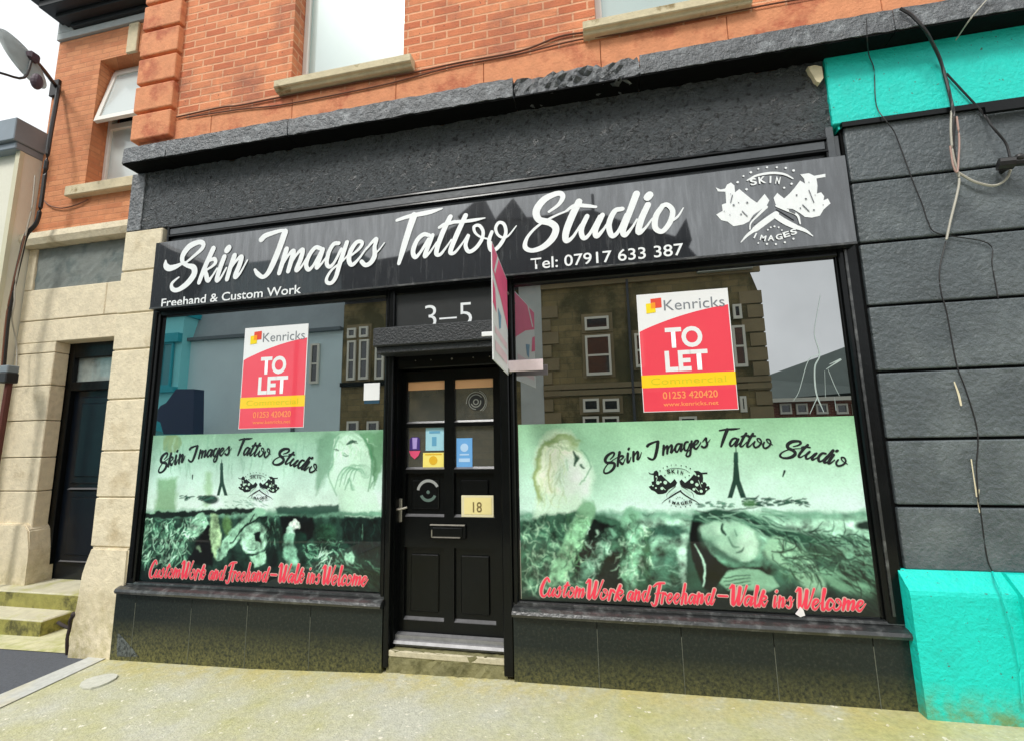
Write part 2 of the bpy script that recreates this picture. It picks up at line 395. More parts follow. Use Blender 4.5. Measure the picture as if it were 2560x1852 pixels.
# frieze
bm = BM()
rough_box(bm, -4.125, 1.515, -.012, .2, 3.405, 3.950, .036, .0042, 5)
finish('frieze', bm, M_frieze, B, label='black painted frieze with rough bubbled render')
part('wall_margin', B, M_cornice, (-4.13, -3.98, -.022, 0, 3.40, 3.95), bev=.004)
part('fascia_board', B, mat('grey_black_fascia', lin((76,80,84)), .45, .2, 12, .3, 30), (-3.70, 1.55, -.004, .2, 2.60, 3.405))
bm = BM()
for z in (3.385, 3.30):
    profile_x(bm, [(-.005, z+.006), (-.034, z+.004), (-.036, z-.008), (-.02, z-.014), (-.005, z-.016)], -3.66, 1.47)
box(bm, -3.665, -3.648, -.032, -.005, 3.22, 3.39); box(bm, 1.46, 1.47, -.03, -.005, 3.18, 3.36)
finish('moulding', bm, M_black, B)
part('moulding_rail', B, MATS['grey_black_fascia'], (-3.648, 1.46, -.026, -.005, 3.312, 3.368), (1.471, 1.515, -.03, -.005, 3.18, 3.46), bev=.003)
# stone pilaster on the left
bm = BM()
zs = [.72, 1.105, 1.475, 1.90, 2.32, 2.64, 3.02, 3.395]
for a, b in zip(zs[:-1], zs[1:]): box(bm, -4.125, -3.725, -.03, .3, a+.004, b-.005, bev=.007)
box(bm, -4.11, -3.74, -.018, .25, .7, 3.39)
finish('pilaster', bm, M_stone, B)
bm = BM(); r = [(-4.10,.715),(-4.115,.60),(-4.165,.52),(-4.17,.3),(-4.20,.1),(-4.215,-.15),(-3.78,-.15),(-3.735,.2),(-3.73,.715)]
prism(bm, r, -.045, .3); bmesh.ops.bevel(bm, geom=bm.edges[:], offset=.012, segments=2, affect='EDGES')
finish('base_block', bm, M_stone, B, label='worn bulging block at the foot of the stone pilaster')
# body behind the shopfront
part('shop_interior', B, M_dark, (-3.7, 1.6, .34, .4, -.1, 4.0), (-3.74, -3.70, .05, .34, -.1, 3.3), (1.55, 1.6, .05, .34, -.1, 3.3))

# shop windows: frame, pane, sill, stall riser
def shop_window(x0, x1, fx0, fx1, seams, lab, ftop=2.585):
    bm = BM(); z0, z1 = .475, ftop
    for b in ((fx0, x0-.012, -.035, .06, z0-.02, 2.66), (x1+.012, fx1, -.035, .06, z0-.02, 2.66), (x0-.012, x1+.012, -.03, .06, z1, 2.66), (x0-.012, x1+.012, -.028, .06, z0-.03, z0)): box(bm, *b, bev=.008)
    for xa in (x0-.012, x1): box(bm, xa, xa+.012, -.012, .05, z0, z1)
    wn = finish('shop_window', bm, M_black, B, label=lab)
    part('pane', wn, M_glass, (x0-.005, x1+.005, 0, .008, z0-.005, z1+.005))
    bm = BM()
    pr = [(.05,.476),(-.012,.474),(-.03,.468),(-.034,.455),(-.03,.447),(-.06,.442),(-.085,.432),(-.094,.415),(-.085,.398),(-.06,.392),(.05,.390)]
    profile_x(bm, pr, fx0-.03 if x0 < -3 else fx0, fx1+(.02 if x1 > 1 else 0)); finish('sill', bm, M_ledge, wn)
    bm = BM(); xs = [fx0-.06 if x0 < -3 else fx0]+seams+[fx1]
    for a, b in zip(xs[:-1], xs[1:]):
        za, zb = gz(a)-.03, gz(b)-.03
        f = [bm.verts.new(v) for v in ((a+.002,-.05,za),(b-.002,-.05,zb),(b-.002,-.05,.392),(a+.002,-.05,.392),(a+.002,.03,za),(b-.002,.03,zb),(b-.002,.03,.392),(a+.002,.03,.392))]
        for q in ((0,1,2,3),(7,6,5,4),(0,3,7,4),(1,5,6,2),(3,2,6,7),(0,4,5,1)): bm.faces.new([f[k] for k in q])
    finish('stall_riser', bm, M_riser, wn)
    for a in seams:
        part('joint_filler', wn, mat('dull_filler', lin((96,100,90)), .7, .3, 60), (a-.0014, a+.0014, -.0522, -.047, gz(a), random.uniform(.30, .385)))
    return wn
WL = shop_window(-3.645, -1.60, -3.735, -1.555, [-3.60,-3.09,-2.61,-2.10], 'left shop window beside the stone pilaster')
WR = shop_window(-.612, 1.438, -.655, 1.555, [-.13,.36,.86,1.36], 'right shop window beside the grey blockwork wall')
part('glazing_bar', WR, M_ledge, (1.478, 1.492, -.043, -.034, .50, 2.62))
part('glazing_bar', WL, M_blackmatt, (-3.69, -3.675, -.043, -.034, .50, 2.62))
bm = BM(); flat(bm, [P(0+x*.3968, 1400+y*.3968, -.052) for x, y in ((742,455),(770,480),(800,515),(840,560),(872,604),(800,606),(738,604),(735,540))], -.052)
finish('bare_patch', bm, mat('scuffed_grey', lin((92,98,98)), .7, .4, 30, col2=lin((34,40,40)), c2scale=40, c2lo=.42, c2hi=.6), WL)
bm = BM(); prism(bm, [P(1900+x*.3974, 1200+y*.3974, -.02) for x, y in ((225,840),(245,815),(255,795),(270,812),(280,845),(250,855))], -.03, -.012)
finish('paint_chip', bm, mat('white_chip', lin((230,226,226)), .7, .1), WR)
# cracks and dried runs on the right-hand pane
def cp(o, s):
    return lambda x, y: (o[0]+x*s, o[1]+y*s)
D7 = cp((1270,640), .41); D8 = cp((1270,1020), .4233); D4 = cp((340,1040), .2822); D3 = cp((340,740), .2822)
def tr(c, pts, y, k):
    """crop-pixel stroke -> (X,Z,width)"""
    o = []
    for p in pts:
        u, v = c(p[0], p[1]); X, Z = P(u, v, y); o.append((X, Z, (p[2] if len(p) > 2 else 6)*k))
    return o
bm = BM()
for q in ([(1905,240,4),(1880,380,5),(1868,480,7),(1900,600,12),(1870,680,14),(1878,830,14),(1925,950,6)], [(1900,600,10),(1830,640,7),(1775,820,5),(1740,880,4)],
          [(1940,690,5),(2030,630,16),(1960,660,5)], [(1885,860,8),(1840,960,5)], [(1950,690,4),(1990,790,6),(2020,850,4)], [(1930,700,3),(1935,860,4)],
          [(2090,780,6),(2110,830,4)], [(1990,860,3),(2000,940,5)]):
    ribbon(bm, tr(D7, q, 0, .0006), -.002)
finish('crack', bm, mat('cracked_glass_edge', lin((168,182,180)), .3, .1), WR)

# door, frame, hood, number panel
bm = BM()
for b in ((-1.553, -1.515, -.05, .12, .02, 2.62), (-.72, -.657, -.05, .12, .03, 2.62), (-1.515, -.72, .0, .12, 2.03, 2.16), (-1.56,-.655,-.03,.1,2.59,2.665)): box(bm, *b, bev=.006)
box(bm, -.73, -.715, .0, .1, .1, 2.03); box(bm, -1.515, -1.50, .0, .1, .1, 2.03)
DF = finish('door_frame', bm, M_black, B)
part('number_panel', B, mat('charcoal_panel', lin((42,45,47)), .45, .12, 10, gloss=.04, grough=.1, spec=.3), (-1.515, -.72, -.02, .05, 2.16, 2.59))
bm = BM(); box(bm, -1.60, -.665, -.20, .0, 2.165, 2.30, bev=.008); box(bm, -1.585, -.68, -.17, 0, 2.12, 2.165, bev=.004)
HD = finish('door_hood', bm, mat('bubbled_black_paint', lin((36,39,42)), .45, .25, 25, .9, 60), B, label='black boxed hood over the shop door')
for i, x in enumerate((-1.36, -1.24, -1.08, -.92, -.80)):
    bm = BM(); bmesh.ops.create_icosphere(bm, subdivisions=1, radius=.008 if i == 2 else .005, matrix=Matrix.Translation((x, -.005, 2.085))); finish('screw_head', bm, M_silver, B)
DOOR = None
bm = BM(); yA, yB = .075, .12
x0, x1 = -1.50, -.73
cols = [(-1.462,-1.165),(-1.092,-.798)]; rows = [(.285,.765),(.975,1.275),(1.305,1.605),(1.635,1.945)]
box(bm, x0, cols[0][0], yA, yB, .20, 2.02); box(bm, cols[0][1], cols[1][0], yA, yB, .20, 2.02); box(bm, cols[1][1], x1, yA, yB, .20, 2.02)
zz = [.20]+[z for r in rows for z in r]+[2.02]
for (a, b) in cols:
    for i in range(0, len(zz), 2): box(bm, a, b, yA+.001, yB, zz[i], zz[i+1])
DOOR = finish('door', bm, M_black, B, label='black shop door with four small panes and moulded panels')
for ri, r in enumerate(rows):
    for c in cols:
        if ri >= 2: part('pane', DOOR, mat('door_glass', lin((70,72,70)), .3, .05, 2, gloss=.24, grough=.01), (c[0], c[1], .10, .105, r[0], r[1]))
        else:
            bm = BM(); box(bm, c[0], c[1], .10, .11, r[0], r[1])
            box(bm, c[0]+.045, c[1]-.045, .085, .10, r[0]+.05, r[1]-.05, bev=.006)
            finish('panel', bm, M_black, DOOR)
        bm = BM(); profile_x(bm, [(.074, r[0]-.002), (.10, r[0]+.014), (.10, r[0]-.002)], c[0], c[1]); finish('beading', bm, mat('bead_highlight', lin((96,96,98)), .3, .2, 30, spec=.8), DOOR)  # lighter grey colour paints the sky highlights along the panel ledges
for c in cols: part('blind', DOOR, mat('orange_blind', lin((240,184,136)), .7, .04), (c[0]+.004, c[1]-.004, .094, .099, 1.945-.065, 1.943))
bm = BM(); box(bm, -1.27, -1.0, .06, .075, .83, .925, bev=.006); box(bm, -1.245, -1.025, .05, .06, .845, .905, bev=.004)
LP_ = finish('letter_plate', bm, M_black, DOOR)
bm = BM(); profile_x(bm, [(.045,.838),(.06,.848),(.06,.838)], -1.245, -1.04); box(bm, -1.25,-1.243,.046,.058,.84,.89); profile_x(bm, [(.055,.918),(.065,.926),(.065,.916)], -1.265, -1.01); finish('flap_edge', bm, M_silver, LP_)
bm = BM(); box(bm, -1.518, -1.480, .055, .075, .935, 1.10, bev=.005)
HN = finish('handle_plate', bm, M_silver, DOOR)
bm = BM(); tube(bm, [(-1.50,.055,1.03),(-1.50,.02,1.03),(-1.47,.015,1.032),(-1.42,.018,1.045)], .008, 8, 4); finish('handle', bm, M_silver, HN)
bm = BM()
profile_x(bm, [(.075,.205),(.04,.20),(.03,.185),(.075,.185)], -1.50, -.73)
profile_x(bm, [(.05,.175),(.01,.172),(.0,.155),(.05,.155)], -1.505, -.725)
box(bm, -1.5, -.73, .03, .1, .13, .20)
finish('threshold_bar', bm, M_alu, DOOR)
bm = BM(); rough_box(bm, -1.53, -.70, -.035, .2, -.03, .125, .035, .004, 9)
finish('doorstep', bm, mat('worn_doorstep', lin((128,124,88)), .9, .25, 14, .7, 50, col2=lin((84,82,50)), c2scale=9, c2lo=.5, c2hi=.68), B)
part('doorstep_edge', B, mat('worn_step_edge', lin((186,178,152)), .85, .25, 30, .4, 50), (-1.515, -.715, -.040, -.02, .088, .128), bev=.006)
text('house_number', '3–5', (-1.285,2.318), (-.922,2.318), .182, -.022, M_letter, B, bold=-.008)
# ---------------------------------------------------------------- neighbour: rusticated wall, turquoise bands
N = thing('painted_shopfront', 'charcoal painted blockwork shopfront with turquoise fascia and turquoise plinth', 'shopfront', (4.5, 0, 0))
bm = BM(); zs = [.74, 1.09, 1.46, 1.855, 2.255, 2.655, 3.06, 3.455]
rnd = random.Random(4)
for k, (a, b) in enumerate(zip(zs[:-1], zs[1:])):
    xs = [1.575]+([2.55+.5*(k%2), 4.0, 5.6, 7.45] if k < 6 else [3.6, 7.45])
    for p, q in zip(xs[:-1], xs[1:]):
        box(bm, p+.002, q-.002, -.03+rnd.uniform(-.002,.002), .3, a+.007, b-.009, bev=.009, seg=2)
finish('block_wall', bm, M_rust, N)
part('wall_core', N, M_blackmatt, (1.56, 7.45, -.008, .25, .1, 3.46))
bm = BM(); box(bm, 1.518, 7.5, -.035, .25, 3.468, 3.955, bev=.006); box(bm, 1.55, 7.5, -.02, .2, 3.44, 3.468)
finish('turquoise_fascia', bm, M_turq, N)
part('fascia_shadow', N, M_black, (1.56, 7.5, -.05, .0, 3.435, 3.468), (2.31, 7.5, -.075, -.05, 3.385, 3.42))  # black strips put in for the shadow under the turquoise band
bm = BM(); pr = [(0,.748),(-.03,.748),(-.115,.66),(-.12,.64),(-.12,-.1),(0,-.1)]
profile_x(bm, pr, 1.535, 2.02); finish('plinth', bm, M_turq, N)
bm = BM(); profile_x(bm, [(y-.035 if y else y, z) for y, z in pr], 2.02, 7.5); finish('plinth', bm, M_turq, N)
bm = BM(); prism(bm, [P(u, v, -.03) for u, v in [(2017,172),(2035,168),(2052,172),(2056,200),(2047,212),(2038,208),(2028,190)]], -.045, 0)
finish('mortar_patch', bm, mat('bare_mortar', lin((226,214,180)), .9, .1, 30, .5, 60), B, label='cream patch of bare mortar at the right end of the frieze')

# ---------------------------------------------------------------- left-hand annexe
A = thing('stone_fronted_annexe', 'narrow brick and cream stone annexe with dark eaves set back left of the shop', 'building', (-5.1, .7, -.1))
ya = .7; AX0, AX1 = -6.47, -4.13
aw = (-5.774, -4.70, 4.466, 6.113)
part('brick_wall', A, M_brick2, (AX0, aw[0], ya, ya+.3, 3.928, 6.503), (aw[1], AX1, ya, ya+.3, 3.928, 6.503), (aw[0], aw[1], ya, ya+.3, 3.928, aw[2]), (aw[0], aw[1], ya, ya+.3, aw[3], 6.503), (AX0, AX0+.3, ya+.3, 6, 0, 6.8), (AX0+.3, AX1, 5.7, 6, 0, 6.8))
part('eaves_band', A, mat('pale_grey_band', lin((176,182,182)), .8, .1, 6), (AX0-.01, AX1, ya-.03, ya+.3, 6.513, 6.604), (AX0-.01, AX0+.24, ya-.03, ya+.3, 6.605, 6.777), bev=.004)
part('keystone', A, M_sill, (-5.368, -5.22, ya-.03, ya, 6.102, 6.498), bev=.006)
bm = BM()
for i, (yy, zz_, h) in enumerate(((ya-.07, 6.607, .053), (ya-.17, 6.66, .053), (ya-.28, 6.713, .095), (ya-.33, 6.808, .20))): box(bm, AX0+.25-.10*i, AX1, yy, ya+.3, zz_, zz_+h, bev=.006)
finish('eaves_cornice', bm, mat('black_eaves', lin((22,25,28)), .5, .2, 8), A)
bm = BM(); profile_x(bm, [(ya-.3,7.01),(ya+2.8,8.6),(ya+5.6,7.01)], AX0, AX1); finish('roof', bm, M_slate, A)
bm = BM(); y0 = ya+.16
for b in ((aw[0], aw[0]+.05, y0, y0+.07, aw[2], aw[3]), (aw[1]-.05, aw[1], y0, y0+.07, aw[2], aw[3]), (aw[0]+.05, aw[1]-.05, y0, y0+.07, aw[2], aw[2]+.05), (aw[0]+.05, aw[1]-.05, y0, y0+.07, 5.30, 5.374), (aw[0]+.05, aw[1]-.05, y0, y0+.07, aw[3]-.05, aw[3])): box(bm, *b, bev=.005)
wn = finish('annexe_window', bm, M_upvc, A, label='white window with its top sash tilted open')
part('pane', wn, M_upglass2, (aw[0]+.05, aw[1]-.05, y0+.03, y0+.04, aw[2]+.05, 5.30))
# open sash, hinged at the top
hx0, hx1, hz, hl, an = aw[0]+.02, aw[1]-.02, aw[3]-.05, .78, math.radians(11)
def sash(b0, b1, w0, w1, t0, t1, bm):
    vs = []
    for x in (b0, b1):
        for w in (w0, w1):
            for t in (t0, t1):
                vs.append(bm.verts.new((x, y0-.0-math.sin(an)*w+math.cos(an)*t, hz-math.cos(an)*w-math.sin(an)*t)))
    for q in ((0,1,3,2),(4,6,7,5),(0,4,5,1),(2,3,7,6),(0,2,6,4),(1,5,7,3)): bm.faces.new([vs[k] for k in q])
bm = BM()
for q in ((hx0, hx0+.06, 0, hl), (hx1-.06, hx1, 0, hl), (hx0+.06, hx1-.06, 0, .06), (hx0+.06, hx1-.06, hl-.06, hl)): sash(*q, -.02, .02, bm)
finish('open_sash', bm, M_upvc, wn)
bm = BM(); sash(hx0+.06, hx1-.06, .06, hl-.06, -.005, .005, bm); finish('sash_pane', bm, M_upglass2, wn)
part('sill', wn, M_sill, (-5.943, -4.4, ya-.08, ya+.15, 4.34, 4.461), bev=.008)
part('window_recess', wn, M_dark, (aw[0]+.05, aw[1]-.05, y0+.09, y0+.12, 5.374, aw[3]-.05))
# stone ground floor
dx0, dx1 = -5.895, -4.90
bm = BM()
zs = [-.2, .687, 1.067, 1.416, 1.806, 2.186, 2.545]
for a, b in zip(zs[:-1], zs[1:]):
    box(bm, AX0, dx0 if a > .5 else dx0+.0, ya, ya+.145, a+.004, b-.004, bev=.007); box(bm, dx1, AX1, ya, ya+.145, a+.004, b-.004, bev=.007)
box(bm, AX0, dx0, ya, ya+.145, 2.549, 2.661, bev=.005); box(bm, dx1, AX1, ya, ya+.145, 2.549, 2.661, bev=.005)
box(bm, AX0, AX1, ya, ya+.30, 2.665, 2.914, bev=.007)
box(bm, AX0, -5.278, ya, ya+.3, 2.923, 3.284, bev=.007); box(bm, -5.273, AX1, ya, ya+.3, 2.923, 3.284, bev=.007)
box(bm, AX0, -6.355, ya, ya+.3, 3.288, 3.78, bev=.005)
finish('stone_wall', bm, M_stone, A)
bm = BM(); prism(bm, [(AX0,-.2),(AX0,.74),(-5.93,.74),(-5.87,.68),(-5.83,.47),(-5.81,-.2)], ya-.04, ya+.2)
bmesh.ops.bevel(bm, geom=bm.edges[:], offset=.012, segments=2, affect='EDGES'); finish('base_block', bm, M_stone, A)
bm = BM(); rough_box(bm, -6.355, AX1, ya+.02, ya+.3, 3.288, 3.78, .06, .003, 3); finish('render_panel', bm, M_render, A, label='rough grey render panel above the side door')
bm = BM(); profile_x(bm, [(ya-.10,3.928),(ya-.11,3.854),(ya-.08,3.79),(ya,3.785),(ya+.3,3.785),(ya+.3,3.928)], AX0-.01, AX1); finish('string_course', bm, M_stone, A)
yd = ya+.15
bm = BM()
for b in ((dx0-.1, dx0+.07, yd, yd+.1, .1, 2.70), (dx0+.07, AX1, yd, yd+.1, 2.50, 2.70), (dx0+.07, AX1, yd, yd+.1, 2.13, 2.23)): box(bm, *b, bev=.005)
DF2 = finish('side_door_frame', bm, M_black, A)
part('transom_pane', DF2, mat('mottled_glass', lin((140,150,146)), .4, .3, 14, gloss=.1), (dx0+.07, dx1+.3, yd+.05, yd+.06, 2.23, 2.50))
bm = BM(); box(bm, dx0+.07, dx1+.3, yd+.05, yd+.09, .15, 2.13)
for (a, b) in ((1.13, 2.06), (.33, 1.06)): box(bm, dx0+.17, dx1-.1, yd+.03, yd+.05, a, b, bev=.01); box(bm, dx0+.23, dx1-.16, yd+.018, yd+.03, a+.07, b-.07, bev=.008)
dr = finish('side_door', bm, mat('dark_blue_black_paint', lin((10,16,24)), .3, .15, 6, spec=.2, gloss=.02, grough=.15), A, label='dark panelled side door reached by mossy steps')
for z in (1.07, .335):
    bm = BM(); profile_x(bm, [(yd+.012, z), (yd+.045, z+.015), (yd+.045, z)], dx0+.17, dx1-.1); finish('rail_edge', bm, MATS['bead_highlight'], dr)
# steps
ST = thing('stone_steps', 'two mossy green edged stone steps up to the side door', 'steps', (-5.4, .5, -.12))
for nm, b in (('step', (-7.5, -4.95, .25, .52, -.2, .012)), ('step', (-7.5, -4.3, .5, .95, -.2, .15))):
    part(nm, ST, M_step, (b[0], b[1], b[2]+.01, b[3], b[4], b[5]), bev=.008)
    part('riser_face', ST, M_stepside, (b[0], b[1]+.006, b[2], b[2]+.012, b[4], b[5]-.012), *( [(b[1]-.002, b[1]+.006, b[2]+.012, b[3]-.02, b[4], b[5]-.012)] ))
bm = BM(); k = [on_ground(u, v, 0) for u, v in ((178,1640),)]
tube(bm, [(-4.27,.0,-.11),(-4.262,-.02,.02),(-4.25,-.02,.10),(-4.24,-.03,.16),(-4.20,-.04,.20)], .012, 8, 4)
tube(bm, [(-4.26,-.02,.10),(-4.31,-.03,.12),(-4.36,-.03,.14)], .012, 8, 4)
bmesh.ops.create_icosphere(bm, subdivisions=2, radius=.022, matrix=Matrix.Translation((-4.195,-.04,.21)))
finish('pipe_stub', bm, mat('rusty_iron', lin((52,42,40)), .7, .2, 20), label='short rusty iron pipe stub with a side arm by the worn base block', cat='pipe', origin=(0,0,0))

# ---------------------------------------------------------------- white building far left
K = thing('cream_building', 'cream rendered building with flat grey parapet coping at the far left', 'building', (-9, .53, -.1))
part('rendered_wall', K, M_cream, (-14, AX0-.012, .531, 6, -.2, 4.90))
bm = BM(); box(bm, -14, AX0+.0, .44, 6, 4.90, 4.985, bev=.01); box(bm, -14, AX0+.02, .40, 6, 4.985, 5.26, bev=.008)
finish('parapet_coping', bm, mat('grey_coping', lin((128,140,150)), .5, .1, 5), K)
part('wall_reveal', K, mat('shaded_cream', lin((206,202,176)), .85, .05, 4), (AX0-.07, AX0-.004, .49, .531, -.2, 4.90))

# ---------------------------------------------------------------- brush lettering
A4 = cp((380,540), .14629); B5 = cp((620,520), .15873); C6 = cp((960,460), .15873); D7s = cp((1280,460), .20282); E8 = cp((1760,390), .15432)
# glyph: crop, baseline-left point, advance (crop px), strokes
SG = {
 'S1': (A4, (200,1210), 640, [[(575,800,34),(720,680,46),(850,560,62),(872,480,72),(800,450,74),(640,520,92),(530,660,84),(515,780,66),(590,845,62),(700,880,88),(722,970,96),(665,1080,96),(560,1190,88),(430,1268,66),(345,1250,66),(330,1170,50),(385,1105,36),(455,1050,24)],
      [(228,765,26),(232,850,84),(290,895,92),(400,870,74),(500,820,44),(580,790,28)]]),
 'k': (A4, (790,1160), 330, [[(1045,560,84),(900,880,78),(800,1140,66)],[(890,900,30),(965,780,40),(1060,740,62),(1085,800,56),(1020,870,40),(930,930,40),(925,1010,72),(955,1105,72),(1020,1040,36),(1110,900,28)]]),
 'i': (A4, (1100,1130), 170, [[(1235,700,76),(1160,900,76),(1105,1095,72),(1165,1070,42),(1270,890,28)],[(1280,590,96),(1310,550,96)]]),
 'n': (A4, (1265,1110), 330, [[(1410,680,80),(1340,880,76),(1280,1085,70)],[(1330,930,30),(1440,770,42),(1530,700,72),(1500,830,78),(1420,1040,76),(1500,990,38),(1630,760,26)]]),
 'I': (B5, (330,1010), 260, [[(205,500,80),(270,440,76),(400,392,62),(520,360,50),(600,360,40)],[(580,380,96),(490,640,92),(385,890,88),(310,1030,74),(230,1090,58),(150,1040,66),(105,975,40)]]),
 'm': (B5, (470,1060), 420, [[(605,650,76),(550,830,74),(488,1030,66)],[(545,900,28),(640,740,42),(715,680,68),(690,800,76),(630,1000,66)],[(655,920,28),(770,730,42),(860,660,64),(835,790,72),(760,980,66),(830,940,36),(930,780,26)]]),
 'a': (B5, (900,1000), 300, [[(1140,640,60),(1060,630,62),(970,740,64),(915,890,68),(950,975,62),(1020,920,42),(1120,740,40),(1175,650,58)],[(1180,660,66),(1130,800,68),(1080,945,64),(1150,890,36),(1240,770,24)]]),
 'g': (B5, (1210,950), 330, [[(1430,560,58),(1350,575,62),(1275,700,64),(1240,870,64),(1285,930,58),(1360,860,42),(1470,650,44)],[(1560,545,64),(1500,720,72),(1440,900,72),(1385,1090,66),(1315,1185,56),(1245,1175,56),(1245,1100,46),(1330,970,36),(1480,850,30),(1600,720,24)]]),
 'e': (B5, (1560,920), 290, [[(1620,760,32),(1760,640,44),(1800,550,54),(1715,545,62),(1620,680,72),(1590,820,74),(1640,900,62),(1750,800,38),(1880,620,26)]]),
 's': (B5, (1780,930), 330, [[(1860,660,26),(1960,540,46),(2025,495,60),(1995,620,62),(1995,760,76),(1930,870,72),(1850,905,66),(1790,850,66)],[(1980,750,30),(2070,660,26),(2150,555,16)]]),
 'T': (C6, (220,1260), 300, [[(200,575,46),(400,510,62),(700,450,72),(910,390,26)],[(470,500,110),(385,750,98),(305,1010,90),(232,1255,56)]]),
 'a2': (C6, (430,1190), 340, [[(710,810,58),(620,800,68),(520,890,70),(455,1060,74),(490,1155,68),(570,1080,46),(700,870,52)],[(765,810,62),(715,930,72),(640,1140,66),(720,1080,36),(830,920,28)]]),
 't': (C6, (780,1150), 240, [[(1045,520,76),(945,720,82),(855,950,78),(825,1100,72),(890,1110,50),(1000,970,30),(1060,880,24)],[(870,690,46),(960,640,60),(1120,600,56)]]),
 't2': (C6, (1010,1120), 240, [[(1285,500,76),(1165,760,82),(1065,1000,78),(1050,1090,68),(1120,1080,46),(1240,930,30),(1320,800,26)],[(1100,605,52),(1300,590,54),(1440,570,50),(1590,540,18)]]),
 'o': (C6, (1250,1100), 340, [[(1330,820,52),(1285,970,62),(1335,1070,62),(1440,1020,62),(1540,880,58),(1560,750,52),(1500,660,52),(1420,680,50),(1435,770,40),(1520,840,32),(1630,870,26)]]),
 'o2': (C6, (1630,1080), 400, [[(1700,760,54),(1655,900,62),(1680,1040,62),(1760,1035,62),(1860,920,62),(1920,770,56),(1890,640,52),(1810,615,52),(1760,700,50),(1790,800,42),(1870,850,38),(1960,820,32),(2085,665,16)]]),
 'S': (D7s, (130,720), 480, [[(455,345,32),(570,260,46),(625,170,62),(600,120,66),(520,130,70),(390,200,88),(300,330,92),(330,440,84),(470,480,86),(540,550,86),(500,670,86),(380,780,72),(240,822,56),(160,775,60),(195,650,40),(330,510,32),(520,400,28),(690,330,24)]]),
 't3': (D7s, (620,720), 220, [[(825,220,86),(730,420,90),(665,600,86),(668,700,72),(745,660,40),(850,500,26)],[(660,340,26),(770,270,50),(900,270,50),(1035,285,34)]]),
 'u': (D7s, (840,690), 320, [[(925,400,62),(855,560,68),(880,668,62),(955,620,42),(1080,400,42)],[(1115,385,62),(1030,570,68),(1045,648,62),(1130,560,36),(1190,460,22)]]),
 'd': (D7s, (1160,670), 330, [[(1360,310,58),(1265,340,66),(1195,500,72),(1230,640,68),(1310,590,46),(1410,380,48)],[(1535,125,88),(1450,350,82),(1370,570,76),(1395,635,60),(1480,540,32),(1540,440,24)]]),
 'i2': (D7s, (1520,640), 220, [[(1675,260,78),(1590,450,82),(1560,600,76),(1640,550,36),(1730,430,24)],[(1670,170,100),(1695,140,100)]]),
 'o3': (D7s, (1720,600), 400, [[(1860,270,62),(1775,400,74),(1765,540,74),(1850,590,64),(1945,480,68),(1980,340,68),(1915,262,62),(1850,275,60)],[(1950,470,36),(2040,410,30),(2112,300,14)]]),
}
SCALE = {id(A4): .14629, id(B5): .15873, id(C6): .15873, id(D7s): .20282}
YS = -.106
def sgn(key):
    c, b, adv, st = SG[key]; sc = SCALE[id(c)]
    res = []
    for s in st:
        q = []
        for (x, y, w) in s:
            u, v = c(x, y); X, Z = P(u, v, YS); X2, Z2 = P(u+1, v, YS)
            q.append((X, Z, w*sc*abs(X2-X)*1.0))
        res.append(q)
    return res
SIGN = thing('shop_sign', 'long black fascia sign reading Skin Images Tattoo Studio in white brush script', 'sign', (-1.08, -.1, 2.63))
bm = BM(); box(bm, -3.692, 1.528, -.1, -.005, 2.632, 3.212, bev=.003); finish('board', bm, M_sign, SIGN)
part('board_trim', SIGN, M_ledge, (-3.69, 1.526, -.104, -.098, 2.628, 2.642))
for word, keys in (('Skin', ['S1','k','i','n']), ('Images', ['I','m','a','g','e','s']), ('Tattoo', ['T','a2','t','t2','o','o2']), ('Studio', ['S','t3','u','d','i2','o3'])):
    bm = BM(); j = 0
    for k in keys:
        for s in sgn(k): ribbon(bm, s, -.1035-.0004*j, n=7); j += 1
    finish('brush_lettering', bm, M_letter, SIGN, label='white brush script word '+word, smooth='keep')
def PS(c, x, y, yy): 
    u, v = c(x, y); return P(u, v, yy)
text('lettering', 'Freehand & Custom Work', P(402,768,YS), P(752,733,YS), .072, -.104, M_letter, SIGN, bold=.012, label='white small print Freehand & Custom Work')
text('lettering', 'Tel: 07917 633 387', P(1327,674,YS), P(1710,637,YS), .082, -.104, M_letter, SIGN, bold=.008, label='white telephone number 07917 633 387')
# library of glyphs in x-height units
def norm(key):
    c, b, adv, st = SG[key]; sc = SCALE[id(c)]
    X0, Z0 = PS(c, b[0], b[1], YS); Xa, Za = PS(c, b[0]+adv, b[1], YS)
    XH = P(*A4(1340,690), YS)[1]-P(*A4(1340,1090), YS)[1]
    slope = (Za-Z0)/(Xa-X0)*0
    return (Xa-X0)/XH, [[((X-X0)/XH, (Z-Z0)/XH, w/XH) for X, Z, w in s] for s in sgn(key)]
LIB = {k: norm(s) for k, s in dict(S='S', k='k', i='i', n='n', I='I', m='m', a='a2', g='g', e='e', s='s', T='T', t='t', o='o', u='u', d='d').items()}
LIB['i'] = (LIB['i'][0], [LIB['i'][1][0], [(x+.06, z+.16, w*.72) for x, z, w in LIB['i'][1][1]]])
LIB['C'] = (.95, [[(1.15,1.55,.2),(.95,1.9,.16),(.55,1.5,.24),(.18,.7,.27),(.22,.12,.24),(.55,.02,.18),(1.0,.45,.08)]])
LIB['W'] = (1.22, [[(.0,1.6,.12),(.35,1.9,.22),(.25,1.0,.28),(.15,.1,.25),(.42,.35,.12),(.92,1.6,.14)],[(.95,1.7,.27),(.75,.8,.27),(.65,.1,.22),(1.0,.45,.12),(1.6,1.9,.14)]])
LIB['r'] = (.6, [[(.3,1,.2),(.02,0,.2)],[(.15,.5,.09),(.45,1,.16),(.6,.8,.2)]])
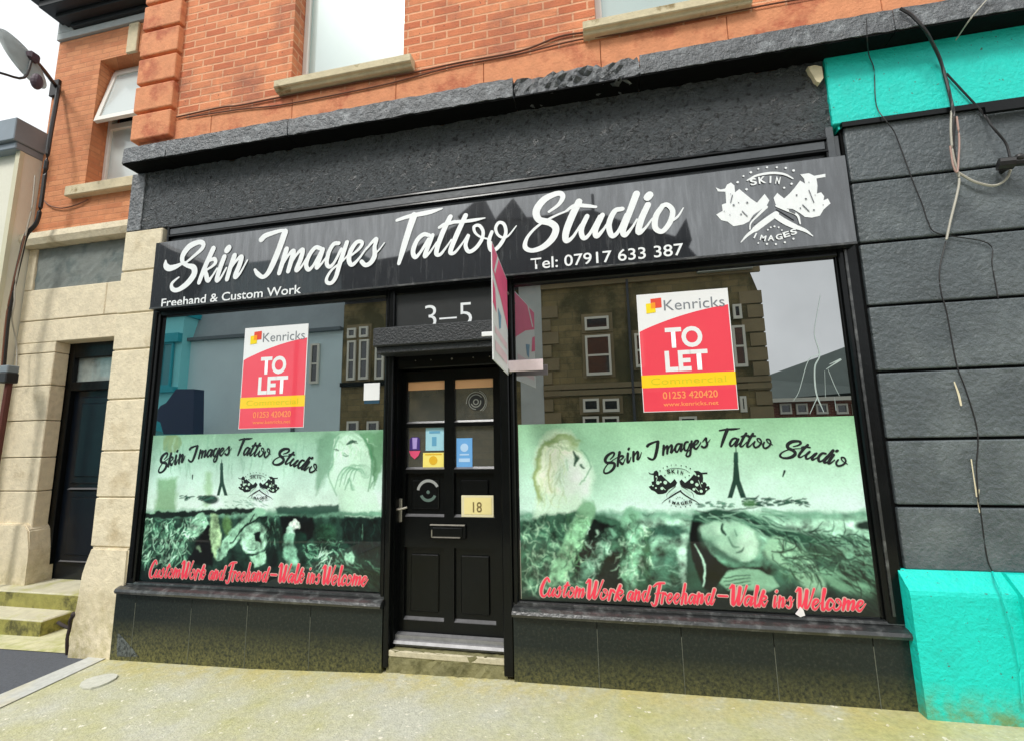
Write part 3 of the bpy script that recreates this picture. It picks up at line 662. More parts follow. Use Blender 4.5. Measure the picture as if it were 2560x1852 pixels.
LIB['F'] = (.8, [[(.1,1.6,.12),(.6,1.9,.18),(1.3,1.95,.16)],[(.82,1.85,.26),(.5,.9,.26),(.2,-.05,.22),(-.1,-.25,.16),(-.25,0,.14)],[(.2,.9,.1),(.9,1.0,.12)]])
LIB['h'] = (.8, [[(.6,1.9,.2),(.3,.9,.2),(.02,0,.2)],[(.1,.3,.08),(.4,.95,.13),(.6,.88,.2),(.42,.1,.2),(.6,.1,.1),(.85,.4,.07)]])
LIB['l'] = (.45, [[(.15,.5,.08),(.55,1.7,.14),(.45,1.85,.18),(.12,.3,.2),(.18,0,.18),(.5,.35,.07)]])
LIB['c'] = (.55, [[(.62,.8,.2),(.42,1,.16),(.1,.5,.22),(.15,.03,.2),(.55,.3,.07)]])
LIB['-'] = (.8, [[(.1,.5,.16),(.75,.5,.16)]])
def brush(bm, word, a, b, xh, y, fat=1.0, rise=0):
    """word between baseline points a and b (X,Z); bent upward by rise"""
    tot = sum(LIB[c][0] for c in word); a = np.array(a, float); b = np.array(b, float); L_ = np.linalg.norm(b-a)
    t = (b-a)/L_; nn = np.array([-t[1], t[0]]); kx = L_/tot; x = 0; j = 0
    for c in word:
        adv, st = LIB[c]
        for s in st:
            q = []
            for (u, w, wd) in s:
                uu = (x+u)*kx; fr = uu/L_
                pnt = a+t*uu+nn*(w*xh+rise*4*fr*(1-fr)); q.append((pnt[0], pnt[1], wd*min(kx, xh)*fat))
            ribbon(bm, q, y-.0002*j, 2e-6, n=4); j += 1
        x += adv
def emblem(name, fn, y, m, parent, kw, lab):
    """crossed tattoo machines with SKIN above and IMAGES below; fn maps crop-E8 px -> X,Z ; kw = metres per crop px"""
    bm = BM()
    def pl(pts, yy): flat(bm, [fn(*p) for p in pts], yy)
    tk = 1 if m is M_letter else .42
    def st(pts, yy): ribbon(bm, [(*fn(p[0], p[1]), p[2]*kw*tk) for p in pts], yy, 3e-6, n=5)
    # machine bodies built from lobes so gaps stay open
    for s, (ox, oy, q) in enumerate((((0,0,1)), )): pass
    pl([(190,510),(270,545),(345,530),(375,465),(440,430),(495,480),(505,590),(575,535),(650,600),(760,690),(860,760),(985,615),(1062,720),(1010,820),(900,890),(800,960),(735,1060),(640,1110),(480,1140),(385,1065),(280,1040),(200,950),(305,890),(290,790),(362,765),(350,580),(230,575)], y)
    pl([(1130,680),(1190,600),(1300,690),(1390,610),(1470,520),(1560,400),(1640,450),(1625,370),(1560,300),(1700,280),(1790,322),(1970,290),(1970,342),(1825,365),(1842,480),(1832,610),(1900,590),(1950,650),(1940,720),(2010,690),(2052,770),(1940,870),(1880,970),(1750,1000),(1640,990),(1560,930),(1440,860),(1300,850),(1160,780)], y-.0004)
    st([(1170,940,100),(1000,1060,110),(830,1190,100)], y-.0008); st([(830,1190,70),(700,1290,46),(600,1400,14)], y-.0012)
    st([(1150,960,100),(1300,1060,100),(1480,1150,90)], y-.0016); st([(1480,1150,80),(1640,1210,54),(1765,1300,14)], y-.002)
    st([(1010,830,56),(880,960,40),(760,1090,26),(745,1190,22)], y-.0024); st([(1180,810,50),(1340,880,44),(1510,960,40),(1560,1100,24)], y-.0028)
    for x, z, r in ((760,270,22),(640,330,18),(545,430,22),(880,212,16),(1022,188,18),(1180,188,18),(1325,198,20),(1452,240,22),(690,545,22),(1420,455,20),(1300,520,18),(1035,1200,14),(1082,1160,15),(1142,1145,17),(1210,1160,15),(1262,1205,14),(1020,1430,18),(1165,1432,18),(1310,1402,18),(880,1415,14),(1450,1345,18)): disc(bm, *fn(x, z), r*kw, y-.0032)
    st([(700,400,24),(860,320,40),(1100,280,46),(1300,300,38),(1440,370,22)], y-.0034)
    e = finish(name, bm, m, parent, label=lab, smooth='keep')
    mm = M_sign if m is M_letter else mat('pale_green_vinyl', lin((190,225,205)), .4, .03)
    bm = BM()
    for q in ([(830,1100,22),(930,1010,22),(1030,920,26)], [(790,1000,26),(850,940,30)], [(1180,860,20),(1300,930,24),(1460,1030,26)], [(1390,890,30),(1470,930,26)], [(620,900,18),(700,980,18)], [(460,640,16),(430,760,16)], [(1700,560,16),(1780,760,16)], [(1600,800,20),(1700,900,20)]):
        ribbon(bm, [(*fn(p[0], p[1]), p[2]*kw) for p in q], y-.004, 3e-6, n=4)
    if True:
        for x, z, r in ((480,800,60),(600,950,50),(430,620,26),(1650,700,56),(1780,880,50),(1700,430,30),(700,760,60),(560,760,34),(1500,640,52),(1560,850,44),(330,900,28),(1930,800,28),(420,960,30),(1800,640,26)): disc(bm, *fn(x, z), r*kw*(1 if m is not M_letter else .3), y-.0042)
    finish('emblem_detail', bm, mm, parent, smooth='keep')
    for body, arc in (('SKIN', [(760,485),(890,455),(1060,440),(1150,450)]), ('IMAGES', [(800,1330),(900,1365),(1030,1375),(1170,1365),(1300,1330),(1420,1290)])):
        for i, ch in enumerate(body):
            x, z = arc[i]; nx, nz_ = arc[min(i+1, len(arc)-1)]; px, pz = arc[max(i-1, 0)]
            dx = (nx-px)/ (2 if 0 < i < len(arc)-1 else 1); dz = (nz_-pz)/(2 if 0 < i < len(arc)-1 else 1)
            wdt = (.8 if ch != 'I' else .22)
            a = fn(x, z); b = fn(x+dx*wdt, z+dz*wdt)
            text('emblem_lettering', ch, a, b, (130 if body == 'SKIN' else 100)*kw, y-.0045, m, parent, bold=.03)
    return e
def fe(x, y): return PS(E8, x, y, YS)
kE = .15432*(P(1901,500,YS)[0]-P(1900,500,YS)[0])
emblem('emblem', fe, -.1025, M_letter, SIGN, kE, 'white crossed tattoo machines emblem with SKIN over IMAGES')

# ---------------------------------------------------------------- printed window graphics
class Paint:
    def __init__(s, x0, x1, z0, z1, nx, nz_, crop):
        s.x0, s.x1, s.z0, s.z1, s.nx, s.nz = x0, x1, z0, z1, nx, nz_
        X, Z = np.meshgrid(np.linspace(x0, x1, nx), np.linspace(z0, z1, nz_))
        U, V = proj(X, Z, 0.); (o, sc) = crop
        s.U = (U-o[0])/sc; s.V = (V-o[1])/sc; s.img = np.zeros((nz_, nx, 3)); s.rs = np.random.RandomState(5)
    def vgrad(s, keys):
        ys = [k[0] for k in keys]; cs = np.array([lin(k[1]) for k in keys])
        for c in range(3): s.img[..., c] = np.interp(s.V, ys, cs[:, c])
    def put(s, a, col):
        col = np.array(lin(col)); s.img = s.img*(1-a[..., None])+col*a[..., None]
    def seg(s, sub, a, b):
        U, V = s.U[sub], s.V[sub]; d = np.array(b[:2])-np.array(a[:2]); L2 = d@d+1e-9
        t = np.clip(((U-a[0])*d[0]+(V-a[1])*d[1])/L2, 0, 1)
        return np.hypot(U-a[0]-t*d[0], V-a[1]-t*d[1]), t
    def box(s, x0, x1, y0, y1):
        m = (s.U > x0) & (s.U < x1) & (s.V > y0) & (s.V < y1)
        r = np.where(m.any(1))[0]; c = np.where(m.any(0))[0]
        if len(r) == 0: return None
        return (slice(r[0], r[-1]+1), slice(c[0], c[-1]+1))
    def stroke(s, pts, col, soft=8, al=1, n=5, jit=0):
        q = spline([(p[0], p[1], p[2]) for p in pts], n); w = max(p[2] for p in q)+soft*2
        sub = s.box(min(p[0] for p in q)-w, max(p[0] for p in q)+w, min(p[1] for p in q)-w, max(p[1] for p in q)+w)
        if sub is None: return
        best = np.full(s.U[sub].shape, 1e9)
        for a, b in zip(q[:-1], q[1:]):
            d, t = s.seg(sub, a, b); best = np.minimum(best, d-(a[2]*(1-t)+b[2]*t)/2)
        A_ = np.zeros(s.U.shape); A_[sub] = al*np.clip(.5-best/soft, 0, 1); s.put(A_, col)
    def poly(s, pts, col, soft=12, al=1):
        p = np.array(pts, float); sub = s.box(p[:,0].min()-soft*2, p[:,0].max()+soft*2, p[:,1].min()-soft*2, p[:,1].max()+soft*2)
        if sub is None: return
        U, V = s.U[sub], s.V[sub]; ins = np.zeros(U.shape, bool); best = np.full(U.shape, 1e9)
        for a, b in zip(p, np.roll(p, -1, 0)):
            d, _ = s.seg(sub, a, b); best = np.minimum(best, d)
            cnd = ((a[1] > V) != (b[1] > V)) & (U < (b[0]-a[0])*(V-a[1])/((b[1]-a[1]) if b[1] != a[1] else 1e-9)+a[0]); ins ^= cnd
        sd = np.where(ins, -best, best); A_ = np.zeros(s.U.shape); A_[sub] = al*np.clip(.5-sd/soft, 0, 1); s.put(A_, col)
    def blob(s, x, y, rx, ry, col, soft=.3, al=1, ang=0):
        c, n = math.cos(ang), math.sin(ang); dx, dy = s.U-x, s.V-y
        r = np.hypot((dx*c+dy*n)/rx, (-dx*n+dy*c)/ry); s.put(al*np.clip((1-r)/soft+.5, 0, 1), col)
    def hair(s, x0, x1, y0, y1, ang, L_, n, cols, w=6, curl=.4, al=.7):
        for _ in range(n):
            x, y = s.rs.uniform(x0, x1), s.rs.uniform(y0, y1); a = ang+s.rs.normal(0, curl); b = a+s.rs.normal(0, curl); l = L_*s.rs.uniform(.5, 1.2)
            c = cols[s.rs.randint(len(cols))]
            s.stroke([(x, y, w*s.rs.uniform(.5,1.3)), (x+math.cos(a)*l*.5, y+math.sin(a)*l*.5, w), (x+math.cos(a)*l*.5+math.cos(b)*l*.5, y+math.sin(a)*l*.5+math.sin(b)*l*.5, w*.4)], c, 7, al, n=2)
    def fbm(s, cell, oct=4):
        out = np.zeros(s.U.shape); amp = 1; tot = 0
        for o in range(oct):
            c = max(cell/2**o, 1.5); gy, gx = int(s.nz/c)+3, int(s.nx/c)+3
            g = s.rs.uniform(-1, 1, (gy, gx)); yy, xx = np.arange(s.nz)/c, np.arange(s.nx)/c
            iy, ix = yy.astype(int), xx.astype(int); fy, fx = yy-iy, xx-ix; fy, fx = fy*fy*(3-2*fy), fx*fx*(3-2*fx)
            a = g[iy][:, ix]*(1-fx)+g[iy][:, ix+1]*fx; b = g[iy+1][:, ix]*(1-fx)+g[iy+1][:, ix+1]*fx
            out += amp*(a*(1-fy[:, None])+b*fy[:, None]); tot += amp; amp *= .6
        return out/tot
    def warp(s, amp=3.2, cell=14):
        yy, xx = np.mgrid[0:s.nz, 0:s.nx]; a, b = s.fbm(cell), s.fbm(cell)
        y = np.clip(yy+a*amp*2, 0, s.nz-1.01); x = np.clip(xx+b*amp*2, 0, s.nx-1.01)
        iy, ix = y.astype(int), x.astype(int); fy, fx = (y-iy)[..., None], (x-ix)[..., None]; I = s.img
        s.img = (I[iy, ix]*(1-fx)+I[iy, ix+1]*fx)*(1-fy)+(I[iy+1, ix]*(1-fx)+I[iy+1, ix+1]*fx)*fy
    def mottle(s, y0, y1, amt, cell):
        m = np.clip((s.V-y0)/(y1-y0), 0, 1); s.img *= np.clip(1+amt*m*s.fbm(cell, 4)*2, .15, 1.9)[..., None]
    def tone(s, g):
        s.img = np.clip(1.22*np.clip(s.img, 0, 1)**(g+.2), 0, .9); l = s.img.mean(-1, keepdims=True); s.img = l+(s.img-l)*.74
    def grain(s, amt, cell=1):
        g = s.rs.normal(0, amt, s.U.shape); g = (g+np.roll(g,1,0)+np.roll(g,1,1))/2; s.img *= (1+g)[..., None]
    def build(s, name, m, parent, y):
        nx, nz_ = s.nx, s.nz
        X, Z = np.meshgrid(np.linspace(s.x0, s.x1, nx), np.linspace(s.z0, s.z1, nz_)); off = BASE[parent.name]
        co = np.stack([X-off.x, np.full_like(X, y-off.y), Z-off.z], -1).reshape(-1, 3)
        i = np.arange(nx*nz_).reshape(nz_, nx); f = np.stack([i[:-1,:-1], i[:-1,1:], i[1:,1:], i[1:,:-1]], -1).reshape(-1, 4)
        me = bpy.data.meshes.new(name); me.vertices.add(len(co)); me.vertices.foreach_set('co', co.ravel())
        me.loops.add(f.size); me.loops.foreach_set('vertex_index', f.ravel().astype(np.int32))
        me.polygons.add(len(f)); me.polygons.foreach_set('loop_start', np.arange(0, f.size, 4, dtype=np.int32)); me.update(calc_edges=True)
        ca = me.color_attributes.new('Col', 'FLOAT_COLOR', 'POINT')
        ca.data.foreach_set('color', np.concatenate([np.clip(s.img, 0, 1), np.ones((nz_, nx, 1))], -1).ravel())
        me.materials.append(m); o = bpy.data.objects.new(name, me); C.objects.link(o); o.parent = parent; BASE[o.name] = off
        return o
M_print = mat('printed_vinyl', (1,1,1), .45, 0, attr='Col', gloss=.035, grough=.01, spec=.15)
LG, MG, DG, BK = (196,232,212), (104,166,136), (34,84,68), (8,20,20)
# --- right-hand graphic
p = Paint(-.605, 1.432, .478, 1.602, 480, 265, ((1270,1020), .4233))
p.vgrad([(40,(146,200,158)),(230,(166,216,182)),(430,(192,234,214)),(590,(200,236,222)),(625,(120,178,152)),(680,(168,216,192)),(800,(130,188,160)),(950,(70,132,108)),(1090,(30,70,60)),(1150,(10,26,26)),(1260,(6,14,16))])
p.hair(60,1060,650,1080,0,200,130,[(160,210,185),(60,120,98),(100,160,132)],7,.08,.5)
p.blob(940,725,130,40,(40,104,86),.6,.9); p.blob(1000,880,150,50,(44,104,86),.7,.7); p.stroke([(1040,760,50),(1030,900,60),(1060,1040,50)],(176,222,200),30,.8)
# standing woman on the left
p.blob(470,330,230,230,(128,182,148),.8,.5); p.blob(300,350,140,210,(228,242,216),.3,.95); p.blob(395,420,110,150,(214,240,222),.4,.9); p.poly([(180,500),(420,520),(500,640),(150,650)],(206,236,212),30,.8)
p.stroke([(410,190,10),(310,160,18),(215,215,24),(170,320,22),(165,430,18),(200,540,16)],(138,168,96),16,.85)
p.hair(170,340,180,500,1.7,120,60,[(160,186,120),(206,226,170),(150,184,140),(226,240,210)],6,.25,.35)
p.hair(200,400,180,230,.1,90,24,[(130,176,122),(176,206,156)],7,.3,.45)
p.stroke([(395,250,16),(404,300,20),(396,345,10)],(44,92,74),8,.95); p.stroke([(436,325,14),(452,345,10)],(56,104,84),6,.9); p.stroke([(440,240,8),(480,300,8),(470,380,10),(430,450,8)],(110,164,134),8,.8); p.stroke([(230,210,30),(320,175,34),(410,215,20)],(150,180,110),14,.7); p.stroke([(190,300,26),(170,400,24),(190,520,18)],(166,190,116),14,.7); p.stroke([(250,280,8),(235,380,12),(262,500,8)],(176,186,110),8,.6); p.stroke([(350,300,8),(352,370,8)],(160,200,170),10,.7)
p.poly([(66,660),(150,650),(430,600),(640,650),(700,660),(840,720),(850,1120),(60,1130)],(52,108,84),20,.95)
p.hair(80,420,640,1060,1.1,90,260,[(150,204,168),(30,74,58),(96,156,124),(184,224,190),(60,116,88)],9,.6,.5)
p.poly([(505,655),(640,690),(560,780),(470,900),(380,1010),(420,800)],(12,30,26),16,1)
p.stroke([(470,600,110),(400,760,110),(330,900,110),(270,1010,90)],(132,188,148),18,.95)
p.hair(330,480,620,1000,2.0,50,60,[(44,92,66),(90,146,104),(176,216,180)],9,.9,.7)
p.stroke([(600,730,60),(540,860,80),(450,970,70)],(112,172,144),20,.95); p.hair(450,620,700,980,2.0,60,60,[(34,78,62),(176,220,196)],8,.9,.7)
p.poly([(560,900),(650,820),(680,1000),(640,1090),(500,1090)],(12,30,28),20,.95)
p.stroke([(720,640,110),(750,800,100),(720,950,90),(720,1080,60)],(124,184,152),22,.95); p.hair(650,850,630,1000,1.3,80,110,[(40,90,68),(178,220,190),(80,136,100)],9,.8,.6)
p.warp(2.6, 14); p.mottle(600, 680, .6, 13)
# reclining woman on the right
p.poly([(1095,625),(1230,590),(1420,620),(1620,700),(1830,770),(1990,880),(2170,1060),(2200,1180),(1960,1120),(1800,930),(1640,800),(1480,730),(1300,650),(1170,690),(1120,800),(1170,990),(1160,1080),(1050,1060),(1055,820)],(46,98,80),16,1)
p.hair(1100,1560,600,700,.35,220,70,[(20,52,44),(110,168,140),(156,206,180),(60,116,96)],8,.2,.75)
p.poly([(1085,660),(1160,680),(1140,760),(1200,860),(1300,940),(1500,930),(1560,990),(1300,980),(1200,1080),(1150,1060),(1090,900),(1068,760)],BK,14,1)
p.poly([(1140,700),(1220,665),(1350,672),(1460,725),(1492,800),(1480,870),(1420,905),(1360,900),(1280,850),(1200,800),(1145,750)],(162,212,184),14,1)
p.blob(1420,800,60,80,(190,230,206),.7,.8); p.blob(1200,715,60,36,(188,228,204),.7,.8)
p.stroke([(1270,680,8),(1262,715,16),(1285,745,10)],(34,80,66),8,1); p.stroke([(1338,716,7),(1350,748,9)],(90,146,122),8,.8)
p.stroke([(1300,760,8),(1330,815,14),(1362,818,8)],(96,150,126),10,.9); p.stroke([(1352,852,8),(1380,842,14),(1392,822,6)],(62,112,92),9,.85); p.stroke([(1190,790,30),(1260,860,40),(1360,905,26)],(64,116,96),26,.85); p.blob(1180,740,50,70,(110,164,138),.8,.5); p.stroke([(1460,730,18),(1490,800,18),(1478,870,14)],(120,174,146),16,.7)
p.poly([(1250,1030),(1290,960),(1380,940),(1480,950),(1560,990),(1600,1050),(1540,1085),(1420,1070),(1300,1075)],(136,192,160),12,1)
for k in range(4): p.stroke([(1270+8*k,1000+22*k,7),(1360,985+20*k,7),(1430,985+18*k,4)],(40,86,70),6,.8)
p.stroke([(1590,830,150),(1690,890,150),(1790,1010,130),(1830,1080,90)],(152,206,172),26,1)
p.hair(1620,1760,880,1010,.8,30,70,[(56,108,82),(100,156,120)],7,1.4,.7)
p.stroke([(1850,960,50),(1960,1020,100),(2120,1085,80)],(116,174,142),20,1); p.stroke([(1780,920,8),(1830,1000,10),(1860,1080,8)],(30,70,56),8,.9)
p.hair(1560,2100,720,960,.55,130,220,[(18,50,40),(120,176,146),(64,118,92),(34,80,64)],8,.5,.75)
p.hair(1950,2180,900,1140,.6,150,60,[(14,40,34),(90,146,118)],8,.3,.75)
p.stroke([(1100,800,6),(1140,870,12),(1165,950,12),(1150,1050,8)],(176,222,200),6,.9)
p.blob(2110,690,60,26,(10,36,30),.6,.95); p.stroke([(1500,590,14),(1800,640,14),(2120,650,10)],(120,178,150),12,.6)
p.warp(.9, 12); p.mottle(600, 680, .16, 22); p.mottle(0, 60, .10, 60); p.tone(1.12)
V_ = np.clip((p.V-1040)/90, 0, 1); p.put(V_*.88, BK)
# tower and skyline
def tower(p, x, y0, y1, w):
    p.stroke([(x,y0-30,4),(x+1,y0,8)],(30,60,52),4,1); p.poly([(x-12,y0),(x+12,y0),(x+15,y0+60),(x-15,y0+60)],(36,70,60),5,1)
    h = y1-y0
    p.poly([(x-12,y0+55),(x+12,y0+55),(x+w*.38,y0+h*.6),(x+w,y1),(x+w*.45,y1),(x+2,y0+h*.72),(x-w*.35,y1),(x-w*.8,y1),(x-w*.3,y0+h*.6)],(30,62,52),5,1)
tower(p, 1345, 258, 528, 62)
p.hair(1110,1340,550,585,0,24,26,[(60,100,84),(90,140,118)],10,.3,.8); p.hair(1370,1760,530,572,0,34,70,[(50,90,74),(30,64,54)],10,.25,.85)
p.blob(1425,560,40,22,(70,120,70),.6,.8); p.stroke([(1632,370,14),(1622,400,8)],(24,44,40),5,1)
p.grain(.05)
GRD = thing('window_graphic', 'green tinted printed graphic of two women, wider one in the right shop window', 'window graphic', (.41, -.004, .48), group=None)
p.build('print', M_print, GRD, -.004)
# --- left-hand graphic
p = Paint(-3.640, -1.605, .478, 1.592, 480, 265, ((340,1040), .2822))
p.vgrad([(100,(134,184,150)),(330,(158,204,182)),(560,(190,226,212)),(800,(208,236,224)),(850,(120,176,150)),(950,(70,128,108)),(1200,(34,78,66)),(1400,(12,30,28)),(1600,(4,10,12))])
p.blob(320,235,82,86,(134,150,70),.2,.55); p.poly([(205,545),(370,540),(355,830),(170,840)],(112,172,108),40,.7); p.stroke([(650,520,60),(640,760,60)],(140,190,130),40,.6)
p.hair(120,1700,160,420,1.57,160,60,[(110,170,140),(170,214,190)],14,.05,.3)
p.stroke([(360,820,6),(560,800,10),(820,690,8),(1180,780,8)],(170,206,186),6,.5)
# dark horizon
p.poly([(60,850),(1060,812),(1060,850),(560,880),(100,905),(60,915)],(14,34,32),12,.95); p.poly([(1240,800),(1700,790),(1810,770),(1800,850),(1500,880),(1260,860)],(44,96,82),20,.9); p.stroke([(1840,850,30),(2190,862,30)],(120,176,150),14,.9); p.stroke([(1860,880,14),(2190,890,14)],(180,220,198),10,.9)
p.poly([(60,900),(2190,890),(2190,1600),(20,1500)],(34,74,62),30,.9)
# woman with raised hands
p.poly([(1790,170),(1900,140),(2010,170),(2060,270),(2095,430),(2090,600),(2140,720),(2185,830),(1820,835),(1790,700),(1720,600),(1705,510),(1750,420),(1745,330)],(192,230,208),26,.95)
p.poly([(1700,150),(1800,150),(1745,330),(1750,420),(1705,510),(1600,700),(1610,200)],(112,166,134),40,.75); p.poly([(1990,140),(2195,130),(2190,420),(2110,640),(2090,430),(2060,270)],(104,164,120),24,.8); p.stroke([(1800,190,30),(1880,160,34),(1990,200,20)],(150,200,168),12,.6)
p.stroke([(1880,245,10),(1915,228,16),(1952,222,8)],(70,104,88),8,.9); p.stroke([(1840,330,8),(1875,350,10)],(110,156,130),8,.8); p.stroke([(2060,200,14),(2105,330,22),(2120,480,16),(2080,640,10)],(92,150,110),18,.85)
for k in range(6): p.stroke([(1800+34*k,560-24*k,7),(1850+30*k,470-10*k,8),(1960+22*k,430+6*k,6),(2010+8*k,540,6)],(138,190,160),8,.7)
p.stroke([(1850,640,12),(1900,560,18),(1930,650,12)],(120,176,146),14,.8); p.hair(1760,2080,180,330,1.4,90,40,[(160,206,176),(214,240,222)],9,.6,.6)
p.stroke([(1760,290,8),(1780,300,8)],(30,60,50),5,.9)
# lower figures
p.hair(70,460,890,1280,1.9,100,230,[(134,196,164),(40,96,76),(80,144,116),(168,218,190)],11,.5,.8)
p.poly([(540,860),(600,850),(650,960),(560,1060),(440,1080),(460,980)],(148,206,176),14,1); p.hair(440,640,880,1080,2.4,50,36,[(60,120,96),(196,230,210)],8,.7,.7)
p.poly([(640,970),(690,1000),(680,1320),(450,1310),(520,1150)],(8,18,18),16,1); p.stroke([(545,1160,30),(570,1200,20)],(120,150,120),12,.7)
p.stroke([(700,890,70),(705,1050,90),(720,1220,60)],(164,204,156),20,1); p.blob(810,960,40,90,(96,140,80),.5,.8)
p.stroke([(1110,840,70),(960,960,100),(840,1090,110),(740,1240,60)],(150,208,178),16,1); p.stroke([(1060,870,10),(930,1010,16),(840,1130,14)],(26,62,50),8,.9)
p.blob(1050,1080,115,140,(160,214,186),.2,1,.3); p.poly([(1040,1040),(1100,1020),(1110,1110),(1060,1090)],(14,36,34),10,1); p.stroke([(1000,1170,8),(1040,1180,12),(1080,1160,6)],(60,110,90),6,.9)
p.stroke([(930,1000,12),(1030,930,18),(1160,900,24),(1230,1000,30),(1220,1120,30),(1130,1210,26),(980,1225,20),(830,1190,24)],(24,62,52),12,1)
p.hair(1150,1260,860,1130,1.6,80,40,[(110,170,142),(40,90,74)],9,.4,.8)
p.poly([(1270,880),(1560,880),(1600,1010),(1500,1130),(1440,1060),(1300,1060)],(8,20,24),22,.95)
p.blob(1412,955,42,48,(214,238,226),.25,1); p.stroke([(1370,990,60),(1365,1050,70)],(170,216,196),14,1); p.stroke([(1360,1080,110),(1370,1200,130),(1390,1330,90)],(132,196,168),20,1); p.blob(1450,1090,60,70,(0,62,50),.4,.9)
p.poly([(1020,1250),(1160,1180),(1150,1300),(1060,1340)],(150,206,176),12,1); p.blob(1215,1230,50,110,(8,40,34),.4,.9)
p.blob(1690,1060,90,100,(50,112,84),.4,.95); p.hair(1480,1820,1080,1420,.9,80,170,[(40,96,78),(120,184,154),(14,40,36),(84,146,118)],10,.8,.8)
p.hair(1620,1760,1150,1330,2.2,110,14,[(180,224,200)],9,.3,.9); p.poly([(1800,900),(2190,900),(2190,1300),(2000,1260),(1860,1130)],(12,34,34),30,.85); p.hair(1840,2180,900,1250,1.5,120,50,[(30,80,66),(20,50,44)],9,.3,.7); p.stroke([(2015,960,8),(2020,1080,8)],(110,170,144),6,.7)
p.blob(1895,1255,44,56,(150,208,180),.3,.95); p.hair(1750,2180,1250,1500,.6,170,60,[(90,150,122),(20,50,44)],9,.25,.75)
p.warp(2.6, 14); p.mottle(840, 900, .6, 14); p.mottle(100, 160, .12, 50); p.tone(1.12)
p.stroke([(1872,246,14),(1908,226,26),(1955,220,12)],(44,84,66),8,.9); p.stroke([(1775,290,10),(1795,302,10)],(40,80,62),6,.9); p.stroke([(1838,342,8),(1862,352,12),(1884,346,8)],(90,140,114),8,.9)
for k in range(5): p.stroke([(1765+40*k,640-18*k,6),(1800+38*k,520-10*k,11),(1860+34*k,450+4*k,11),(1930+26*k,455+16*k,6)],(112,168,136),9,.75)
p.stroke([(1990,160,12),(2050,240,18),(2090,360,18),(2085,520,14),(2060,660,10)],(76,138,98),14,.8); p.stroke([(1800,180,14),(1750,300,12),(1748,420,12),(1706,515,10),(1780,700,10)],(104,160,126),12,.7)
V_ = np.clip((p.V-1290)/130, 0, 1); p.put(V_*.85, BK)
tower(p, 762, 412, 700, 54); p.blob(665,735,70,40,(20,48,42),.4,.95); p.hair(380,700,705,750,0,40,34,[(24,56,48),(60,104,90)],12,.3,.85); p.hair(780,1150,720,790,.2,40,30,[(120,164,146)],8,.3,.7); p.stroke([(505,520,12),(503,555,8)],(24,44,40),5,1)
p.grain(.05)
GLD = thing('window_graphic', 'green tinted printed graphic of tattooed figures filling the bottom half of the left shop window', 'window graphic', (-2.62, -.004, .48))
p.build('print', M_print, GLD, -.004)
M_blk = mat('black_vinyl', lin((20,24,28)), .4, 0)
M_redv = mat('red_vinyl', lin((236,58,84)), .4, .02); M_pinkv = mat('pale_outline_vinyl', lin((206,170,160)), .4, .02)
bm = BM()
for w, a, b, xh, r in (('Skin',(560,372),(800,298),58,0),('Images',(868,288),(1200,226),58,2),('Tattoo',(1255,226),(1555,240),60,2),('Studio',(1600,268),(1990,352),60,4)):
    brush(bm, w, PS(D8,*a,0), PS(D8,*b,0), xh*.00096, -.0052, 1.35, .004)
finish('brush_lettering', bm, M_blk, GRD, smooth='keep', label='black arched script Skin Images Tattoo Studio')
bm = BM()
for w, a, b, xh, r in (('Skin',(200,478),(445,405),76,0),('Images',(510,385),(850,340),70,2),('Tattoo',(905,345),(1185,370),76,2),('Studio',(1215,392),(1590,512),76,4)):
    brush(bm, w, PS(D4,*a,0), PS(D4,*b,0), xh*.0009, -.0052, 1.35, .004)
finish('brush_lettering', bm, M_blk, GLD, smooth='keep', label='black arched script Skin Images Tattoo Studio')
for crop, par, wds, xh in ((D8, GRD, (('Custom',(190,1106),(455,1118)),('Work',(468,1122),(690,1132)),('and',(705,1134),(835,1138)),('Freehand',(862,1146),(1215,1156)),('-',(1235,1134),(1300,1138)),('Walk',(1318,1160),(1540,1170)),('ins',(1570,1174),(1690,1178)),('Welcome',(1712,1182),(2110,1196))), 62*.00096),
                       (D4, GLD, (('Custom',(120,1424),(398,1430)),('Work',(405,1434),(625,1440)),('and',(650,1444),(785,1448)),('Freehand',(815,1452),(1172,1462)),('-',(1190,1440),(1250,1444)),('Walk',(1268,1466),(1500,1474)),('ins',(1520,1478),(1640,1482)),('Welcome',(1655,1484),(2055,1500))), 74*.0009)):
    for nm, mm, fat, yy in (('lettering_outline', M_pinkv, 2.1, -.0050), ('brush_lettering', M_redv, 1.15, -.0068)):
        bm = BM()
        for w, a, b in wds: brush(bm, w, PS(crop,*a,0), PS(crop,*b,0), xh, yy, fat)
        finish(nm, bm, mm, par, smooth='keep', label='red script Custom Work and Freehand - Walk ins Welcome' if fat < 2 else None)
def femb(crop, cx, cy, k, ky=None):
    return lambda x, y: PS(crop, cx+(x-1120)*k, cy+(y-800)*(ky or k)+(x-1120)*.0, 0)
def femb2(crop, cx, cy, k): 
    def f(x, y):
        # the source emblem is drawn in perspective: straighten its slope first
        return PS(crop, cx+(x-1120)*k, cy+((y-800)+(x-1120)*.13)*k, 0)
    return f
emblem('emblem', femb2(D8, 1010, 455, .196), -.0052, M_blk, GRD, .196*.00096*.98, 'black crossed tattoo machines emblem')
emblem('emblem', femb2(D4, 1092, 620, .198), -.0052, M_blk, GLD, .198*.00090, 'black crossed tattoo machines emblem')

